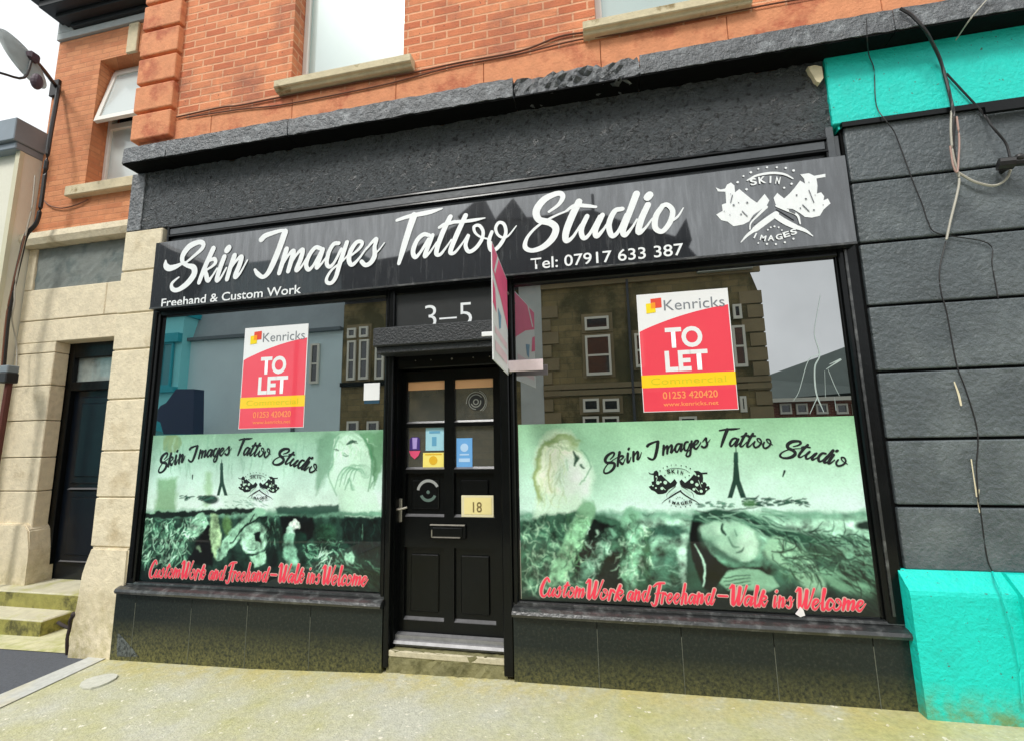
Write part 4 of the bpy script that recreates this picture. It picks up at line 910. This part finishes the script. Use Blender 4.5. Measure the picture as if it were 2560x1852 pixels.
# ---------------------------------------------------------------- posters
def poster(x0, x1, z0, z1, lab, faded):
    T = thing('to_let_poster', lab, 'poster', ((x0+x1)/2, -.003, z0), group='estate agent posters in the shop windows')
    w, h = x1-x0, z1-z0; y = -.003
    X = lambda f: x0+w*f; Z = lambda f: z1-h*f
    part('sheet', T, M_white, (x0, x1, y-.001, y+.002, z0, z1))
    bm = BM(); top = [(X(t), Z(.325-.30*t+.115*t*t+.07*t*(1-t)*0)) for t in np.linspace(0, 1, 17)]
    flat(bm, [(x0+.006, Z(.695)), (x1-.006, Z(.695))]+[(min(max(a, x0+.006), x1-.006), b) for a, b in top][::-1], y-.0016); finish('red_field', bm, M_red, T)
    bm = BM(); flat(bm, [(x0+.004,Z(.995)),(x1-.004,Z(.995)),(x1-.004,Z(.80)),(x0+.004,Z(.80))], y-.0016); finish('red_footer', bm, M_red, T)
    bm = BM(); flat(bm, [(x0,Z(.80)),(x1,Z(.80)),(x1,Z(.695)),(x0,Z(.695))], y-.0018); finish('yellow_band', bm, M_yellow, T)
    text('lettering', 'TO', (X(.29),Z(.47)), (X(.69),Z(.47)), h*.165, y-.0024, M_white, T, bold=.035)
    text('lettering', 'LET', (X(.27),Z(.665)), (X(.73),Z(.665)), h*.165, y-.0024, M_white, T, bold=.035)
    text('lettering', 'Commercial', (X(.10),Z(.775)), (X(.90),Z(.775)), h*.055, y-.0026, mat('dull_yellow_ink', lin((214,196,20)), .5, 0), T, bold=.0)
    text('lettering', '01253 420420', (X(.22),Z(.895)), (X(.80),Z(.895)), h*.058, y-.0026, M_orange, T, bold=.015)
    text('lettering', 'www.kenricks.net', (X(.22),Z(.955)), (X(.80),Z(.955)), h*.034, y-.0026, M_orange, T, bold=.01)
    text('lettering', 'Kenricks', (X(.30),Z(.155)), (X(.955),Z(.155)), h*.095, y-.0026, M_greytxt, T, bold=-.004)
    bm = BM(); flat(bm, [(X(.155),Z(.045)),(X(.275),Z(.04)),(X(.275),Z(.125)),(X(.155),Z(.13))], y-.0022); finish('logo_square', bm, mat('logo_red', lin((222,70,50)), .5, 0), T)
    bm = BM(); flat(bm, [(X(.10),Z(.085)),(X(.205),Z(.08)),(X(.205),Z(.165)),(X(.10),Z(.17))], y-.0028); finish('logo_square', bm, mat('logo_yellow', lin((240,214,10)), .5, 0), T)
    bm = BM(); flat(bm, [(X(.155),Z(.085)),(X(.205),Z(.082)),(X(.205),Z(.128)),(X(.155),Z(.13))], y-.0032); finish('logo_square', bm, mat('logo_orange', lin((250,150,20)), .5, 0), T)
poster(-2.835, -2.26, 1.625, 2.43, 'red and white TO LET poster in the left shop window above the printed graphic', 1)
poster(.228, .802, 1.66, 2.447, 'red and white TO LET poster in the right shop window right of the projecting board', 0)
# small white notice in the left window
a = P(911,958,0); b = P(949,999,0)
NT = thing('window_notice', 'small blank white notice stuck in the left window beside the door', 'notice', (a[0], -.003, b[1]))
part('sheet', NT, M_white, (a[0], b[0], -.005, -.001, b[1], a[1])); part('notice_shadow', NT, mat('shadow_blue', lin((18,62,84)), .6, 0), (a[0]+.004, b[0], -.003, -.0005, b[1]-.025, b[1]))  # dark blue strip paints the shadow below the notice
# door stickers
def sticker(lab, cat, x0, x1, z0, z1, m, y=.097, extra=()):
    T = thing('door_mark' if cat == 'sticker' else 'door_notice', lab, cat, ((x0+x1)/2, y, z0))
    part('sheet', T, m, (x0, x1, y-.001, y+.002, z0, z1))
    for nm, mm, q in extra:
        bm = BM()
        for s in q:
            if s[0] == 'd': disc(bm, x0+(x1-x0)*s[1], z0+(z1-z0)*s[2], s[3], y-.002-.0003*s[4])
            else: flat(bm, [(x0+(x1-x0)*u, z0+(z1-z0)*v) for u, v in s[1]], y-.002-.0003*s[2])
        finish(nm, bm, mm, T)
    return T
c0, c1 = cols
mk = lambda n, c: mat(n, lin(c), .5, .03, 20)
sticker('pale blue printed notice in the upper corner of the lower left door pane', 'notice', c0[0]+.145, c0[1]-.012, 1.435, 1.60, mk('pale_blue_paper', (158,206,222)), extra=(('print', mk('blue_ink', (96,160,196)), [('f',[(.2,.75),(.8,.75),(.8,.85),(.2,.85)],0),('f',[(.35,.2),(.6,.2),(.6,.6),(.35,.6)],0)]),))
sticker('bright yellow notice in the lower left door pane under the pale blue one', 'notice', c0[0]+.125, c0[1]-.012, 1.31, 1.42, mk('yellow_paper', (242,226,120)), extra=(('print', mk('ochre_ink', (222,176,40)), [('d',.5,.5,.032,0),('f',[(.1,.85),(.9,.85),(.9,.93),(.1,.93)],0)]),))
sticker('blue notice in the lower right door pane', 'notice', c1[0]+.012, c1[0]+.13, 1.31, 1.52, mk('blue_paper', (104,166,224)), extra=(('print', mk('light_blue_ink', (176,208,240)), [('d',.5,.68,.03,0),('f',[(.15,.2),(.85,.2),(.85,.32),(.15,.32)],0),('f',[(.2,.42),(.8,.42),(.8,.47),(.2,.47)],0)]),))
T = thing('door_mark', 'navy and pink round ended sticker at the left of the lower left door pane', 'sticker', (c0[0]+.06, .097, 1.37))
bm = BM(); flat(bm, [(c0[0]+.02,1.44),(c0[0]+.10,1.44),(c0[0]+.10,1.52),(c0[0]+.085,1.535),(c0[0]+.035,1.535),(c0[0]+.02,1.52)], .095); finish('badge', bm, mk('navy_ink', (64,44,120)), T)
bm = BM(); flat(bm, [(c0[0]+.045,1.45),(c0[0]+.075,1.45),(c0[0]+.08,1.53),(c0[0]+.04,1.53)], .0945); finish('stripe', bm, mk('lilac_ink', (170,150,214)), T)
bm = BM(); flat(bm, [(c0[0]+.015,1.435),(c0[0]+.105,1.435),(c0[0]+.09,1.40),(c0[0]+.06,1.375),(c0[0]+.03,1.40)], .0948); finish('scroll', bm, mk('pink_ink', (220,80,120)), T)
# black disc with pale arcs on the left lower panel
T = thing('door_mark', 'round black disc with a pale ring on the left lower door panel', 'sticker', (-1.305, .083, 1.13))
def ring(bm, x, z, r0, r1, y, a0=0, a1=2*math.pi, n=32):
    ps = [(x+r*math.cos(a0+(a1-a0)*k/n), z+r*math.sin(a0+(a1-a0)*k/n)) for r in (r0,) for k in range(n+1)]
    qs = [(x+r1*math.cos(a0+(a1-a0)*k/n), z+r1*math.sin(a0+(a1-a0)*k/n)) for k in range(n+1)]
    vp = [bm.verts.new((a, y, b)) for a, b in ps]; vq = [bm.verts.new((a, y, b)) for a, b in qs]
    for k in range(n): bm.faces.new((vp[k], vp[k+1], vq[k+1], vq[k]))
sx, sz = P(1070, 1230, .08)
bm = BM(); disc(bm, sx, sz, .068, .083, 32); finish('disc', bm, M_blackmatt, T)
bm = BM(); ring(bm, sx, sz+.004, .068, .088, .0825, .15*math.pi, .95*math.pi); finish('ring', bm, mk('grey_ink', (150,152,152)), T)
bm = BM(); ring(bm, sx, sz, .045, .066, .0822, 1.12*math.pi, 1.88*math.pi); disc(bm, sx, sz+.002, .013, .0822, 12); finish('ring', bm, mk('green_grey_ink', (84,104,98)), T)
T = thing('door_mark', 'grey ringed round disc in the upper right door pane', 'sticker', (-.93, .097, 1.78))  # dark disc under thin grey rings
rx, rz = P(1190, 1004, .098); rz = min(rz, 1.79)
bm = BM(); disc(bm, rx, rz, .062, .0965, 32); finish('disc', bm, mk('dark_disc_ink', (26,28,28)), T)
for q0, q1, a0, a1 in ((.050,.056,.2,1.5),(.032,.040,1.1,2.1),(.014,.022,0,2),(.068,.074,-.35,1.05),(.080,.084,-.3,.4)):
    bm = BM(); ring(bm, rx, rz, q0, q1, .0955, a0*math.pi, a1*math.pi); finish('ring', bm, mk('ring_grey_ink', (140,142,136)), T)
a = P(1154,1237,.08); b = P(1235,1292,.08)
T = thing('door_plaque', 'cream framed plaque with 18 on the right lower door panel', 'plaque', (a[0], .08, b[1]))
part('frame', T, mk('cream_frame', (214,206,172)), (a[0], b[0], .072, .084, b[1], a[1]), bev=.002)
part('face', T, mk('straw_face', (226,212,150)), (a[0]+.022, b[0]-.014, .070, .073, b[1]+.02, a[1]-.014))
text('lettering', '18', (a[0]+.085, b[1]+.035), (a[0]+.15, b[1]+.035), .07, .0685, mk('brown_ink', (120,104,64)), T, bold=.01)

# ---------------------------------------------------------------- projecting estate agent's board
T = thing('projecting_board', 'pink and white estate agent board standing out edge on above the shop door', 'board', (-.62, -.1, 1.93))
def bp(t, z, dx=0):   # t 0 = wall end, 1 = outer end
    xi, xo = -.640, -.588
    yi, yo = -.12, -.74
    return (xi+(xo-xi)*t+dx, yi+(yo-yi)*t, z)
zb, zt = 1.93, 2.60
def bpoly(bm, pts, dx): 
    bm.faces.new([bm.verts.new(bp(t, z, dx)) for t, z in pts])
bm = BM()
vs = [bm.verts.new(bp(t, z, dx)) for dx in (0, -.006) for t, z in ((0,zb),(1,zb),(1,zt),(0,zt))]
for q in ((0,1,2,3),(7,6,5,4),(0,4,5,1),(1,5,6,2),(2,6,7,3),(3,7,4,0)): bm.faces.new([vs[k] for k in q])
finish('panel', bm, M_white, T)
bm = BM(); bpoly(bm, [(0,zt-.01),(1,zt-.01),(1,2.44),(.5,2.36),(0,2.24)], .0015); bpoly(bm, [(1,2.38),(.86,2.35),(.80,2.22),(1,2.25)], .0015); finish('pink_field', bm, mat('faded_pink', lin((240,96,140)), .5, .08, 10), T)
bm = BM(); bpoly(bm, [(.62,zt-.01),(.70,zt-.01),(.92,2.45),(.86,2.44)], .0025); finish('white_stripe', bm, M_white, T)
bm = BM(); bpoly(bm, [(.5,2.25),(.7,2.27),(.64,2.15),(.54,2.17)], .002); finish('blue_mark', bm, mat('blue_print', lin((120,160,190)), .5, .05), T)
bm = BM(); bpoly(bm, [(.1,2.05),(.9,2.05),(.9,1.99),(.1,1.99)], .002); bpoly(bm, [(.1,2.13),(.9,2.13),(.9,2.09),(.1,2.09)], .002); finish('pale_print', bm, mat('pale_pink_print', lin((236,206,214)), .5, .05), T)
xr = P(1358,925,-.12); xl = P(1276,925,-.12)
part('bracket', T, mat('pinkish_white', lin((240,222,226)), .5, .08, 20), (-.640, xr[0], -.124, -.116, xr[1]+.0, xr[1]+.075), bev=.002)
vs = None
bm = BM(); box(bm, -.655, -.588, -.735, -.728, 2.06-.0, 2.085, bev=.002); finish('bracket', bm, M_white, T)
bm = BM(); tube(bm, [(-.642,-.1,2.50),(-.642,-.13,2.50)], .012, 8, 1); tube(bm, [(-.642,-.04,1.96),(-.642,-.13,1.96)], .012, 8, 1); finish('fixing', bm, M_silver, T)

# ---------------------------------------------------------------- satellite dish
T = thing('satellite_dish', 'weathered grey satellite dish on a black arm at the annexe corner', 'satellite dish', (-6.13, .5, 5.1))
def PV(u, v, y): x, z = P(u, v, y); return Vector((x, y, z))
cdish = PV(58, 150, .1); vd = (cdish-Vector((0,-D,CH))).normalized()
pd = Vector([float(a) for a in RM[:,0]*.97+RM[:,1]*.24]); pd = (pd-vd*pd.dot(vd)).normalized()
nrm_ = (vd*.34-pd*.94).normalized()
bm = BM(); up = Vector((0,0,1)); sxv = up.cross(nrm_).normalized(); syv = nrm_.cross(sxv)
rings_ = []
R0, R1 = .27, .28
tilt = Matrix.Rotation(0, 3, nrm_)
for k in range(7):
    f = k/6; rr = [cdish+tilt@(sxv*math.cos(a)*R0*f+syv*math.sin(a)*R1*f)+nrm_*(.075*(f*f-1)) for a in np.linspace(0, 2*math.pi, 33)[:-1]]
    rings_.append([bm.verts.new(q) for q in rr] if k else [bm.verts.new(cdish-nrm_*.075)])
for k in range(32): bm.faces.new((rings_[0][0], rings_[1][k], rings_[1][(k+1)%32]))
for i in range(1, 6):
    for k in range(32): bm.faces.new((rings_[i][k], rings_[i+1][k], rings_[i+1][(k+1)%32], rings_[i][(k+1)%32]))
r = bmesh.ops.solidify(bm, geom=bm.faces[:], thickness=.006)
finish('reflector', bm, mat('grey_dish', lin((172,180,180)), .6, .12, 8), T, smooth=True)
bk = cdish-nrm_*.09
bm = BM(); tube(bm, [tuple(bk), tuple((bk+PV(140,216,.65))/2+Vector((0,0,.01))), tuple(PV(142,220,.7))], .022, 8, 4); finish('arm', bm, M_cable, T)
bm = BM(); tube(bm, [tuple(bk), tuple(PV(60,195,.02)), tuple(PV(0,183,-.2))], .012, 8, 4); finish('feed_arm', bm, M_cable, T)
bm = BM(); bmesh.ops.create_cube(bm, size=.10, matrix=Matrix.Translation(bk)); bmesh.ops.bevel(bm, geom=bm.edges[:], offset=.02, affect='EDGES')
finish('mount', bm, mat('dark_bracket', lin((66,48,60)), .6, .2, 20), T); bm = BM()
bmesh.ops.create_uvsphere(bm, u_segments=12, v_segments=8, radius=.05, matrix=Matrix.Translation(PV(92,205,.05)) @ Matrix.Scale(1.7, 4, (0,0,1))); finish('mount_cap', bm, mat('dark_bracket', (0,0,0)), T)
part('wall_plate', T, M_cable, (-6.48, -6.35, .67, .7, P(142,232,.7)[1]-.06, P(142,205,.7)[1]), bev=.004)

# ---------------------------------------------------------------- cables
def cable(name, lab, pts, y, r, m, group=None):
    bm = BM(); q = []
    for p_ in pts:
        yy = p_[2] if len(p_) > 2 else y; x, z = P(p_[0], p_[1], yy); q.append((x, yy, z))
    tube(bm, q, r, 6, 5); return finish(name, bm, m, label=lab, cat='cable', group='cables hanging over the right-hand shopfront' if name == 'drop_cable' else group)
Z1 = lambda x, y: (x*.4267, y*.4267); Z4 = lambda x, y: (600+x*.3657, y*.3657); Z5 = lambda x, y: (1300+x*.3086, y*.3086)
Z6 = lambda x, y: (1900+x*.3656, y*.3656); Z7 = lambda x, y: (1900+x*.4266, 600+y*.4266); Z8 = lambda x, y: (1900+x*.3974, 1200+y*.3974)
cable('wall_cable', 'upper of two slack cables across the brickwork, touching the underside of the sills', [Z1(1035,688),Z1(1300,630),Z4(0,722),Z4(300,662),Z4(900,546),Z4(1200,495),Z4(1500,430),Z4(1914,352),Z5(310,302),Z5(540,262)], -.012, .007, M_browncable)
cable('wall_cable', 'lower slack cable sagging across the brickwork above the cornice', [Z1(1090,690),Z4(0,750),Z4(310,715),Z4(900,600),Z4(1180,532),Z4(1450,460),Z4(1914,370),Z5(450,330),Z5(900,262),Z5(1900,62),Z5(2268,-5),(2200,-40)], -.014, .006, M_browncable)
cable('drop_cable', 'thick dark cable falling from the cornice across the turquoise fascia', [Z6(960,60)+(-.18,),Z6(1040,110)+(-.19,),Z6(1130,210)+(-.19,),Z6(1180,300)+(-.12,),Z6(1235,420)+(-.06,),Z6(1290,620)+(-.06,),Z6(1325,800)+(-.07,),Z6(1322,1000)+(-.06,),Z6(1345,1170)+(-.05,)], -.05, .009, M_cable)
cable('drop_cable', 'cream cable twisting beside the thick dark drop cable below the fascia', [Z6(1310,760),Z6(1305,900),Z6(1320,1060),Z6(1350,1170),Z6(1362,1240),Z6(1345,1340),Z6(1305,1500),Z6(1275,1640)], -.065, .006, M_palecable)
cable('drop_cable', 'pale pinkish cable running closest right of the thick drop cable', [Z6(1345,800),Z6(1362,950),Z6(1358,1080),Z6(1348,1180),Z6(1320,1130),Z6(1300,1000)], -.08, .005, mat('pink_cable', lin((170,140,130)), .6, .1))
cable('drop_cable', 'thin dark cable wandering down the grey blocks to the plinth', [Z7(1088,10),Z7(1052,180),Z7(1062,310),Z7(1095,430),Z7(1150,720),Z7(1200,860),Z7(1260,1050),Z7(1278,1180),Z7(1268,1330),Z7(1282,1530),Z8(1385,170),Z8(1425,470)+(-.05,),Z8(1462,575)+(-.05,)], -.045, .0035, M_cable)
cable('drop_cable', 'turquoise painted length of cable running down over the turquoise plinth', [Z8(1462,575)+(-.05,),Z8(1480,620)+(-.12,),Z8(1540,780)+(-.162,),Z8(1620,1100)+(-.162,),Z8(1650,1400)+(-.162,)], -.16, .005, M_turq)
cable('drop_cable', 'thin cable down the left part of the turquoise fascia and over the top blocks', [Z6(728,130)+(-.175,),Z6(732,260)+(-.175,),Z6(745,380)+(-.06,),Z6(780,480),Z6(795,720),Z6(870,840)+(-.07,),Z6(930,930),Z6(1045,1240),Z6(1110,1400),Z6(1150,1520),Z6(1220,1600),Z7(1335,20),Z7(1360,150),Z7(1395,340)], -.042, .003, M_cable)
cable('drop_cable', 'pale slanting cable crossing the cornice near the top right corner', [Z6(1560,-10)+(-.18,),Z6(1440,130)+(-.18,),Z6(1340,275)+(-.05,)], -.05, .004, M_palecable)
cable('drop_cable', 'dark branch cable slanting right from the thick drop cable to the black clamp', [Z6(1275,505),Z6(1400,640),Z6(1520,770),Z6(1590,870)+(-.09,),Z6(1680,980)+(-.09,),Z6(1712,1090)+(-.09,)], -.05, .006, M_cable)
cable('drop_cable', 'short cable loop hanging under the black clamp', [Z6(1350,1180),Z6(1400,1210),Z6(1480,1250),Z6(1600,1272),Z6(1680,1230),Z6(1715,1160)], -.06, .007, M_palecable)
bm = BM()
for k, pts in enumerate(([(1.0,0)],)):
    pass
rnd = random.Random(8)
for t0 in ((Z7(1145,830),Z7(1170,900),Z7(1185,965)),(Z7(1245,1285),Z7(1262,1400),Z7(1278,1500)),(Z8(1385,60),Z8(1380,130),Z8(1392,200))):
    q = [(*P(*p_, -.05), .010*rnd.uniform(.5,1.1)) for p_ in t0]; q[0] = (q[0][0], q[0][1], .006); q[-1] = (q[-1][0], q[-1][1], .01)
    ribbon(bm, q, -.0415, n=4)
finish('sealant_drips', bm, mat('cream_sealant', lin((216,206,176)), .7, .1, 30), N, label='cream sealant drips along the wandering cable')
# clamp
T = thing('cable_clamp', 'black tension clamp and hook at the right edge under the turquoise fascia', 'clamp', (*[P(2500,410,-.1)[0]], -.1, P(2500,410,-.1)[1]))
a = PV(2495,412,-.1); b = PV(2535,408,-.12); c_ = PV(2600,402,-.14)
bm = BM(); tube(bm, [tuple(a), tuple((a+b)/2), tuple(b)], .035, 10, 3); finish('barrel', bm, M_cable, T)
bm = BM(); tube(bm, [tuple(b), tuple(c_)], .022, 8, 3); tube(bm, [tuple(b+Vector((0,.1,0))), tuple(b)], .015, 8, 2); finish('hook', bm, M_cable, T)
bm = BM(); bmesh.ops.create_icosphere(bm, subdivisions=2, radius=.024, matrix=Matrix.Translation(PV(2548,395,-.13))); finish('bolt', bm, M_cable, T)
# left-hand bundle
yy = .3
cable('cable_bundle', 'thick black cable bundle down the corner left of the annexe', [(147,216,.66),(140,260,.60),(124,350,.48),(112,440,.48),(101,520,.48),(90,560,.48),(66,588,.46),(52,640,.46),(38,700,.46),(30,740,.46),(20,800,.46),(14,860,.46),(8,930,.46)], yy, .021, M_cable)
cable('wall_cable', 'thin cable looping under the annexe window sill', [(108,500,.68),(125,515,.68),(155,521,.68),(190,513,.68),(220,500,.68)], .68, .007, M_browncable)
cable('corner_cable', 'grey cable branching at the string course beside the black bundle', [(88,440,.44),(80,520,.44),(66,580,.44),(40,700,.44),(36,760,.46),(30,800,.5),(42,860,.6),(40,930,.6),(30,950,.6)], .3, .008, M_palecable)
cable('corner_cable', 'brown cable hanging outermost left beside the black bundle', [(62,590,.43),(30,720,.43),(16,790,.43),(8,870,.43),(3,930,.43)], .25, .008, M_browncable)
T = thing('junction_box', 'small grey and black junction box at the bottom of the cable bundle', 'junction box', (P(8,930,.4)[0], .4, P(8,945,.4)[1]))
a = P(-6,950,.4); b = P(20,912,.4)
part('casing', T, mat('grey_casing', lin((120,130,136)), .5, .1), (a[0], b[0], .4, .5, (a[1]+b[1])/2, b[1]), bev=.008); part('base', T, M_cable, (a[0]-.01, b[0]+.01, .39, .5, a[1]-.03, (a[1]+b[1])/2), bev=.008)
bm = BM(); tube(bm, [(a[0]+.06,.46,a[1]),(a[0]+.03,.46,.9),(a[0]-.0,.46,.0)], .03, 8, 3); finish('downpipe', bm, mat('rusty_pipe', lin((92,44,34)), .7, .15, 10), label='rusty brown pipe below the junction box at the left edge', cat='pipe')

# ---------------------------------------------------------------- across the street (seen in the glass and in the sign)
YV = 12.0
def R(u, v, yv=YV): return P(u, v, yv)     # virtual point behind the glass = real point mirrored in the facade
def opp(name, lab, m, pts, depth=5, yv=YV):
    q = [R(u, v, yv) for u, v in pts]
    T = thing(name, lab, 'building', (q[0][0], -yv, 0)); bm = BM()
    prism(bm, q, -yv, -yv-depth); finish('wall', bm, m, T); return T
def win(T, x0, x1, z0, z1, y, fm, mull=0, name='window', pm=None):
    bm = BM(); t = .07
    for b in ((x0, x0+t), (x1-t, x1)): box(bm, b[0], b[1], y-.02, y+.06, z0, z1)
    for b in ((z0, z0+t*1.3), (z1-t, z1)): box(bm, x0+t, x1-t, y-.02, y+.058, b[0], b[1])
    for i in range(mull): z = z0+(z1-z0)*(i+1)/(mull+1); box(bm, x0+t, x1-t, y-.02, y+.05, z-.03, z+.03)
    w = finish(name, bm, fm, T); part('pane', w, pm or M_winglass, (x0+t*.5, x1-t*.5, y-.02, y+.02, z0+t, z1-t*.5))
zr = lambda u, v: R(u, v)[1]
Xr = lambda u, v: R(u, v)[0]
gB = -.3
# sooty stone hall (middle), with gables
xl, xrr = Xr(856,900), Xr(1912,850)
ze = zr(1700,690)
OH = thing('stone_hall', 'sooty olive stone hall with gabled roof facing the shop across the street', 'building', (0, -YV, 0))
bm = BM()
prism(bm, [(xl,gB),(xrr,gB),(xrr,ze-.9),(xrr-.25,ze),(xl,ze)], -YV, -YV-8); finish('wall', bm, M_olive, OH)
# recess strip
xa, xb = Xr(1300,850), Xr(1356,850)
part('render_strip', OH, mat('pale_grey_strip', lin((190,198,194)), .85, .12, 1.2), (xa, xb, -YV, -YV+.06, gB, ze+.2))
def gable(u0, ua, u1, vb, va, m=M_slate):
    a, b, c = R(u0, vb), R(ua, va), R(u1, vb)
    bm = BM(); prism(bm, [a, c, b], -YV+.1, -YV-6); finish('gable', bm, m, OH)
gable(1150, 1212, 1216, 552, 497, M_slate); gable(1245, 1287, 1322, 556, 506); gable(1680, 1712, 1726, 610, 556)
bm = BM(); q = [R(856,668), R(1000,645), R(1160,560), R(1330,548), R(1480,530), R(1560,560), R(1700,600), R(1760,668), (xrr-.25, ze), (xl, ze)]
prism(bm, q, -YV-.05, -YV-7); finish('roof', bm, M_slate, OH)
a, b = R(1484,545), R(1492,488); part('finial', OH, M_slate, (a[0]-.05, a[0]+.05, -YV-.1, -YV-.2, a[1]-.4, b[1]))
part('eaves', OH, mat('pale_eaves', lin((170,176,168)), .7, .1, 2), (Xr(1740,680), xrr-.2, -YV, -YV+.25, ze-.02, ze+.12))
M_fr = mat('white_far_frame', lin((226,228,214)), .6, .05)
for (u0, v0, u1, v1, mu) in ((1463,792,1521,829,0),(1467,838,1525,940,1),(1459,996,1497,1030,0),(1508,996,1547,1030,0),(1459,1040,1497,1085,0),(1508,1040,1547,1085,0),(870,853,894,952,1),(900,850,926,950,1),(872,822,894,848,0),(902,818,924,846,0),(940,850,964,950,1),(1836,815,1858,919,1),(1832,763,1850,800,0),(1590,835,1606,920,1),(1850,990,1862,1030,0),(1700,1040,1740,1090,0),(870,1052,900,1110,0),(920,1052,950,1110,0)):
    a = R(u0, v1); b = R(u1, v0); win(OH, a[0], b[0], a[1], b[1], -YV+.08, M_fr, mu)
M_dress = mat('dressed_stone', lin((136,124,94)), .9, .2, 1.2)
for k in range(22):
    z = gB+.45*k
    if z > ze-1.0: break
    part('quoin', OH, M_dress, (xrr-(.62 if k%2 else .42), xrr+.03, -YV-.4, -YV+.05, z, z+.40))
    part('quoin', OH, M_dress, (xb-.02, xb+(.55 if k%2 else .3), -YV, -YV+.05, z, z+.40))
for zz_ in (zr(1600,700), zr(1600,960), zr(1500,980)): part('string_course', OH, M_dress, (xb, xrr+.04, -YV, -YV+.1, zz_-.08, zz_+.08))
part('gutter', OH, M_slate, (xl, xrr-.2, -YV+.02, -YV+.3, ze+.12, ze+.24)); part('drainpipe', OH, M_slate, (Xr(1572,850), Xr(1578,850), -YV, -YV+.12, gB, ze))
for (u0, v0, u1, v1) in ((1455,782,1530,835),(1459,832,1533,946),(1584,825,1612,926),(1450,988,1556,1036),(864,810,930,960)):
    a = R(u0, v1); b = R(u1, v0); part('window_surround', OH, M_dress, (a[0], b[0], -YV, -YV+.035, a[1], b[1]))
part('string_course', OH, M_blackmatt, (xl, xa, -YV, -YV+.12, zr(900,962)-.05, zr(900,962)+.1))
# blue-grey building and teal corner shop
T = thing('rendered_house', 'blue grey rendered house seen mirrored in the left window', 'building', (-14, -YV, 0))
x0, x1 = Xr(470,900), xl-.02; zt = zr(600,846)
part('wall', T, M_greywall, (x0, x1, -YV-6, -YV, gB, zt))
M_pslate = mat('pale_wet_slate', lin((150,164,168)), .6, .12, 1.5)
part('eaves', T, mat('far_trim_grey', lin((100,112,118)), .8, .05), (x0-.2, x1, -YV-1, -YV+.2, zt, zt+.12))
zr_ = zr(600,640); bm = BM(); profile_x(bm, [(-YV-.05,zt+.12),(-YV-.9,zr_),(-YV-4,zr_+.3),(-YV-6,zt)], x0-.1, x1); finish('roof', bm, M_pslate, T)
bm = BM(); prism(bm, [R(528,1052), R(548,1024), R(560,1018), R(582,988), R(622,988), R(622,1086), R(556,1086), R(548,1060)], -YV+2.0, -YV+2.4)
finish('painted_canopy', bm, M_navy, T, label='navy stepped canopy')
a, b = R(776,960), R(802,860); win(T, a[0], b[0], a[1], b[1], -YV+.05, M_fr, 1)
part('downpipe', T, MATS['far_trim_grey'], (Xr(742,850), Xr(748,850), -YV, -YV+.1, gB, zt))
zt = zr(440,800)
T = thing('teal_shop', 'teal painted corner shop seen mirrored at the left of the left window', 'building', (-20, -YV, 0))
x1 = Xr(474,900)
part('wall', T, M_tealwall, (-32, x1, -YV-6, -YV+.4, gB, zt)); part('parapet', T, M_tealdark, (-32, x1+.1, -YV-6, -YV+.6, zt, zt+.2))
a, b = R(425,972), R(462,862); win(T, a[0], b[0], a[1], b[1], -YV+.45, M_tealdark, 0, pm=mat('teal_far_pane', lin((60,150,160)), .4, 0))
bm = BM(); prism(bm, [R(300,790),R(300,560),R(393,602),R(452,636),R(478,646),R(478,790)], -YV+.2, -YV-5); finish('roof', bm, M_slate, T)
part('lintel', T, M_tealdark, (a[0]-.4, b[0]+.3, -YV+.4, -YV+.6, b[1]+.0, b[1]+.35)); part('sill', T, M_tealdark, (a[0]-.4, b[0]+.3, -YV+.4, -YV+.6, a[1]-.2, a[1]))
bm = BM(); prism(bm, [R(402,1076), R(402,1050), R(445,1042), R(502,1056), R(500,1086), R(452,1074)], -YV+.4, -YV+1.2); finish('awning', bm, M_tealdark, T)
# hipped brick house behind to the right
YH = 20.0
T = thing('hipped_roof_house', 'brick house with dark hipped roof seen mirrored at the right edge of the right window', 'building', (14, -YH, 0))
a = R(1925,1000,YH); b = R(2200,980,YH)
part('wall', T, M_redbrick, (a[0], b[0], -YH-8, -YH, gB, a[1]))
bm = BM(); q = [R(1915,1000,YH), R(2210,975,YH), R(2210,830,YH), R(2115,866,YH), R(1948,926,YH)]
f = [bm.verts.new((x, -YH+.3 if i < 2 else -YH-3, z)) for i, (x, z) in enumerate(q)]; bm.faces.new(f)
r = bmesh.ops.extrude_face_region(bm, geom=bm.faces[:]); bmesh.ops.translate(bm, verts=[v for v in r['geom'] if isinstance(v, bmesh.types.BMVert)], vec=(0,-5,-.2))
finish('roof', bm, mat('green_slate', lin((66,80,76)), .7, .2, 1.5), T)
part('fascia', T, M_fr, (a[0]-.2, b[0], -YH+.3, -YH+.36, a[1]-.12, a[1]+.05))
for u in (1950, 1990, 2040, 2090, 2130): 
    c = R(u, 1035, YH); d = R(u+26, 1008, YH); win(T, c[0], d[0], c[1], d[1], -YH+.05, M_fr, 0)
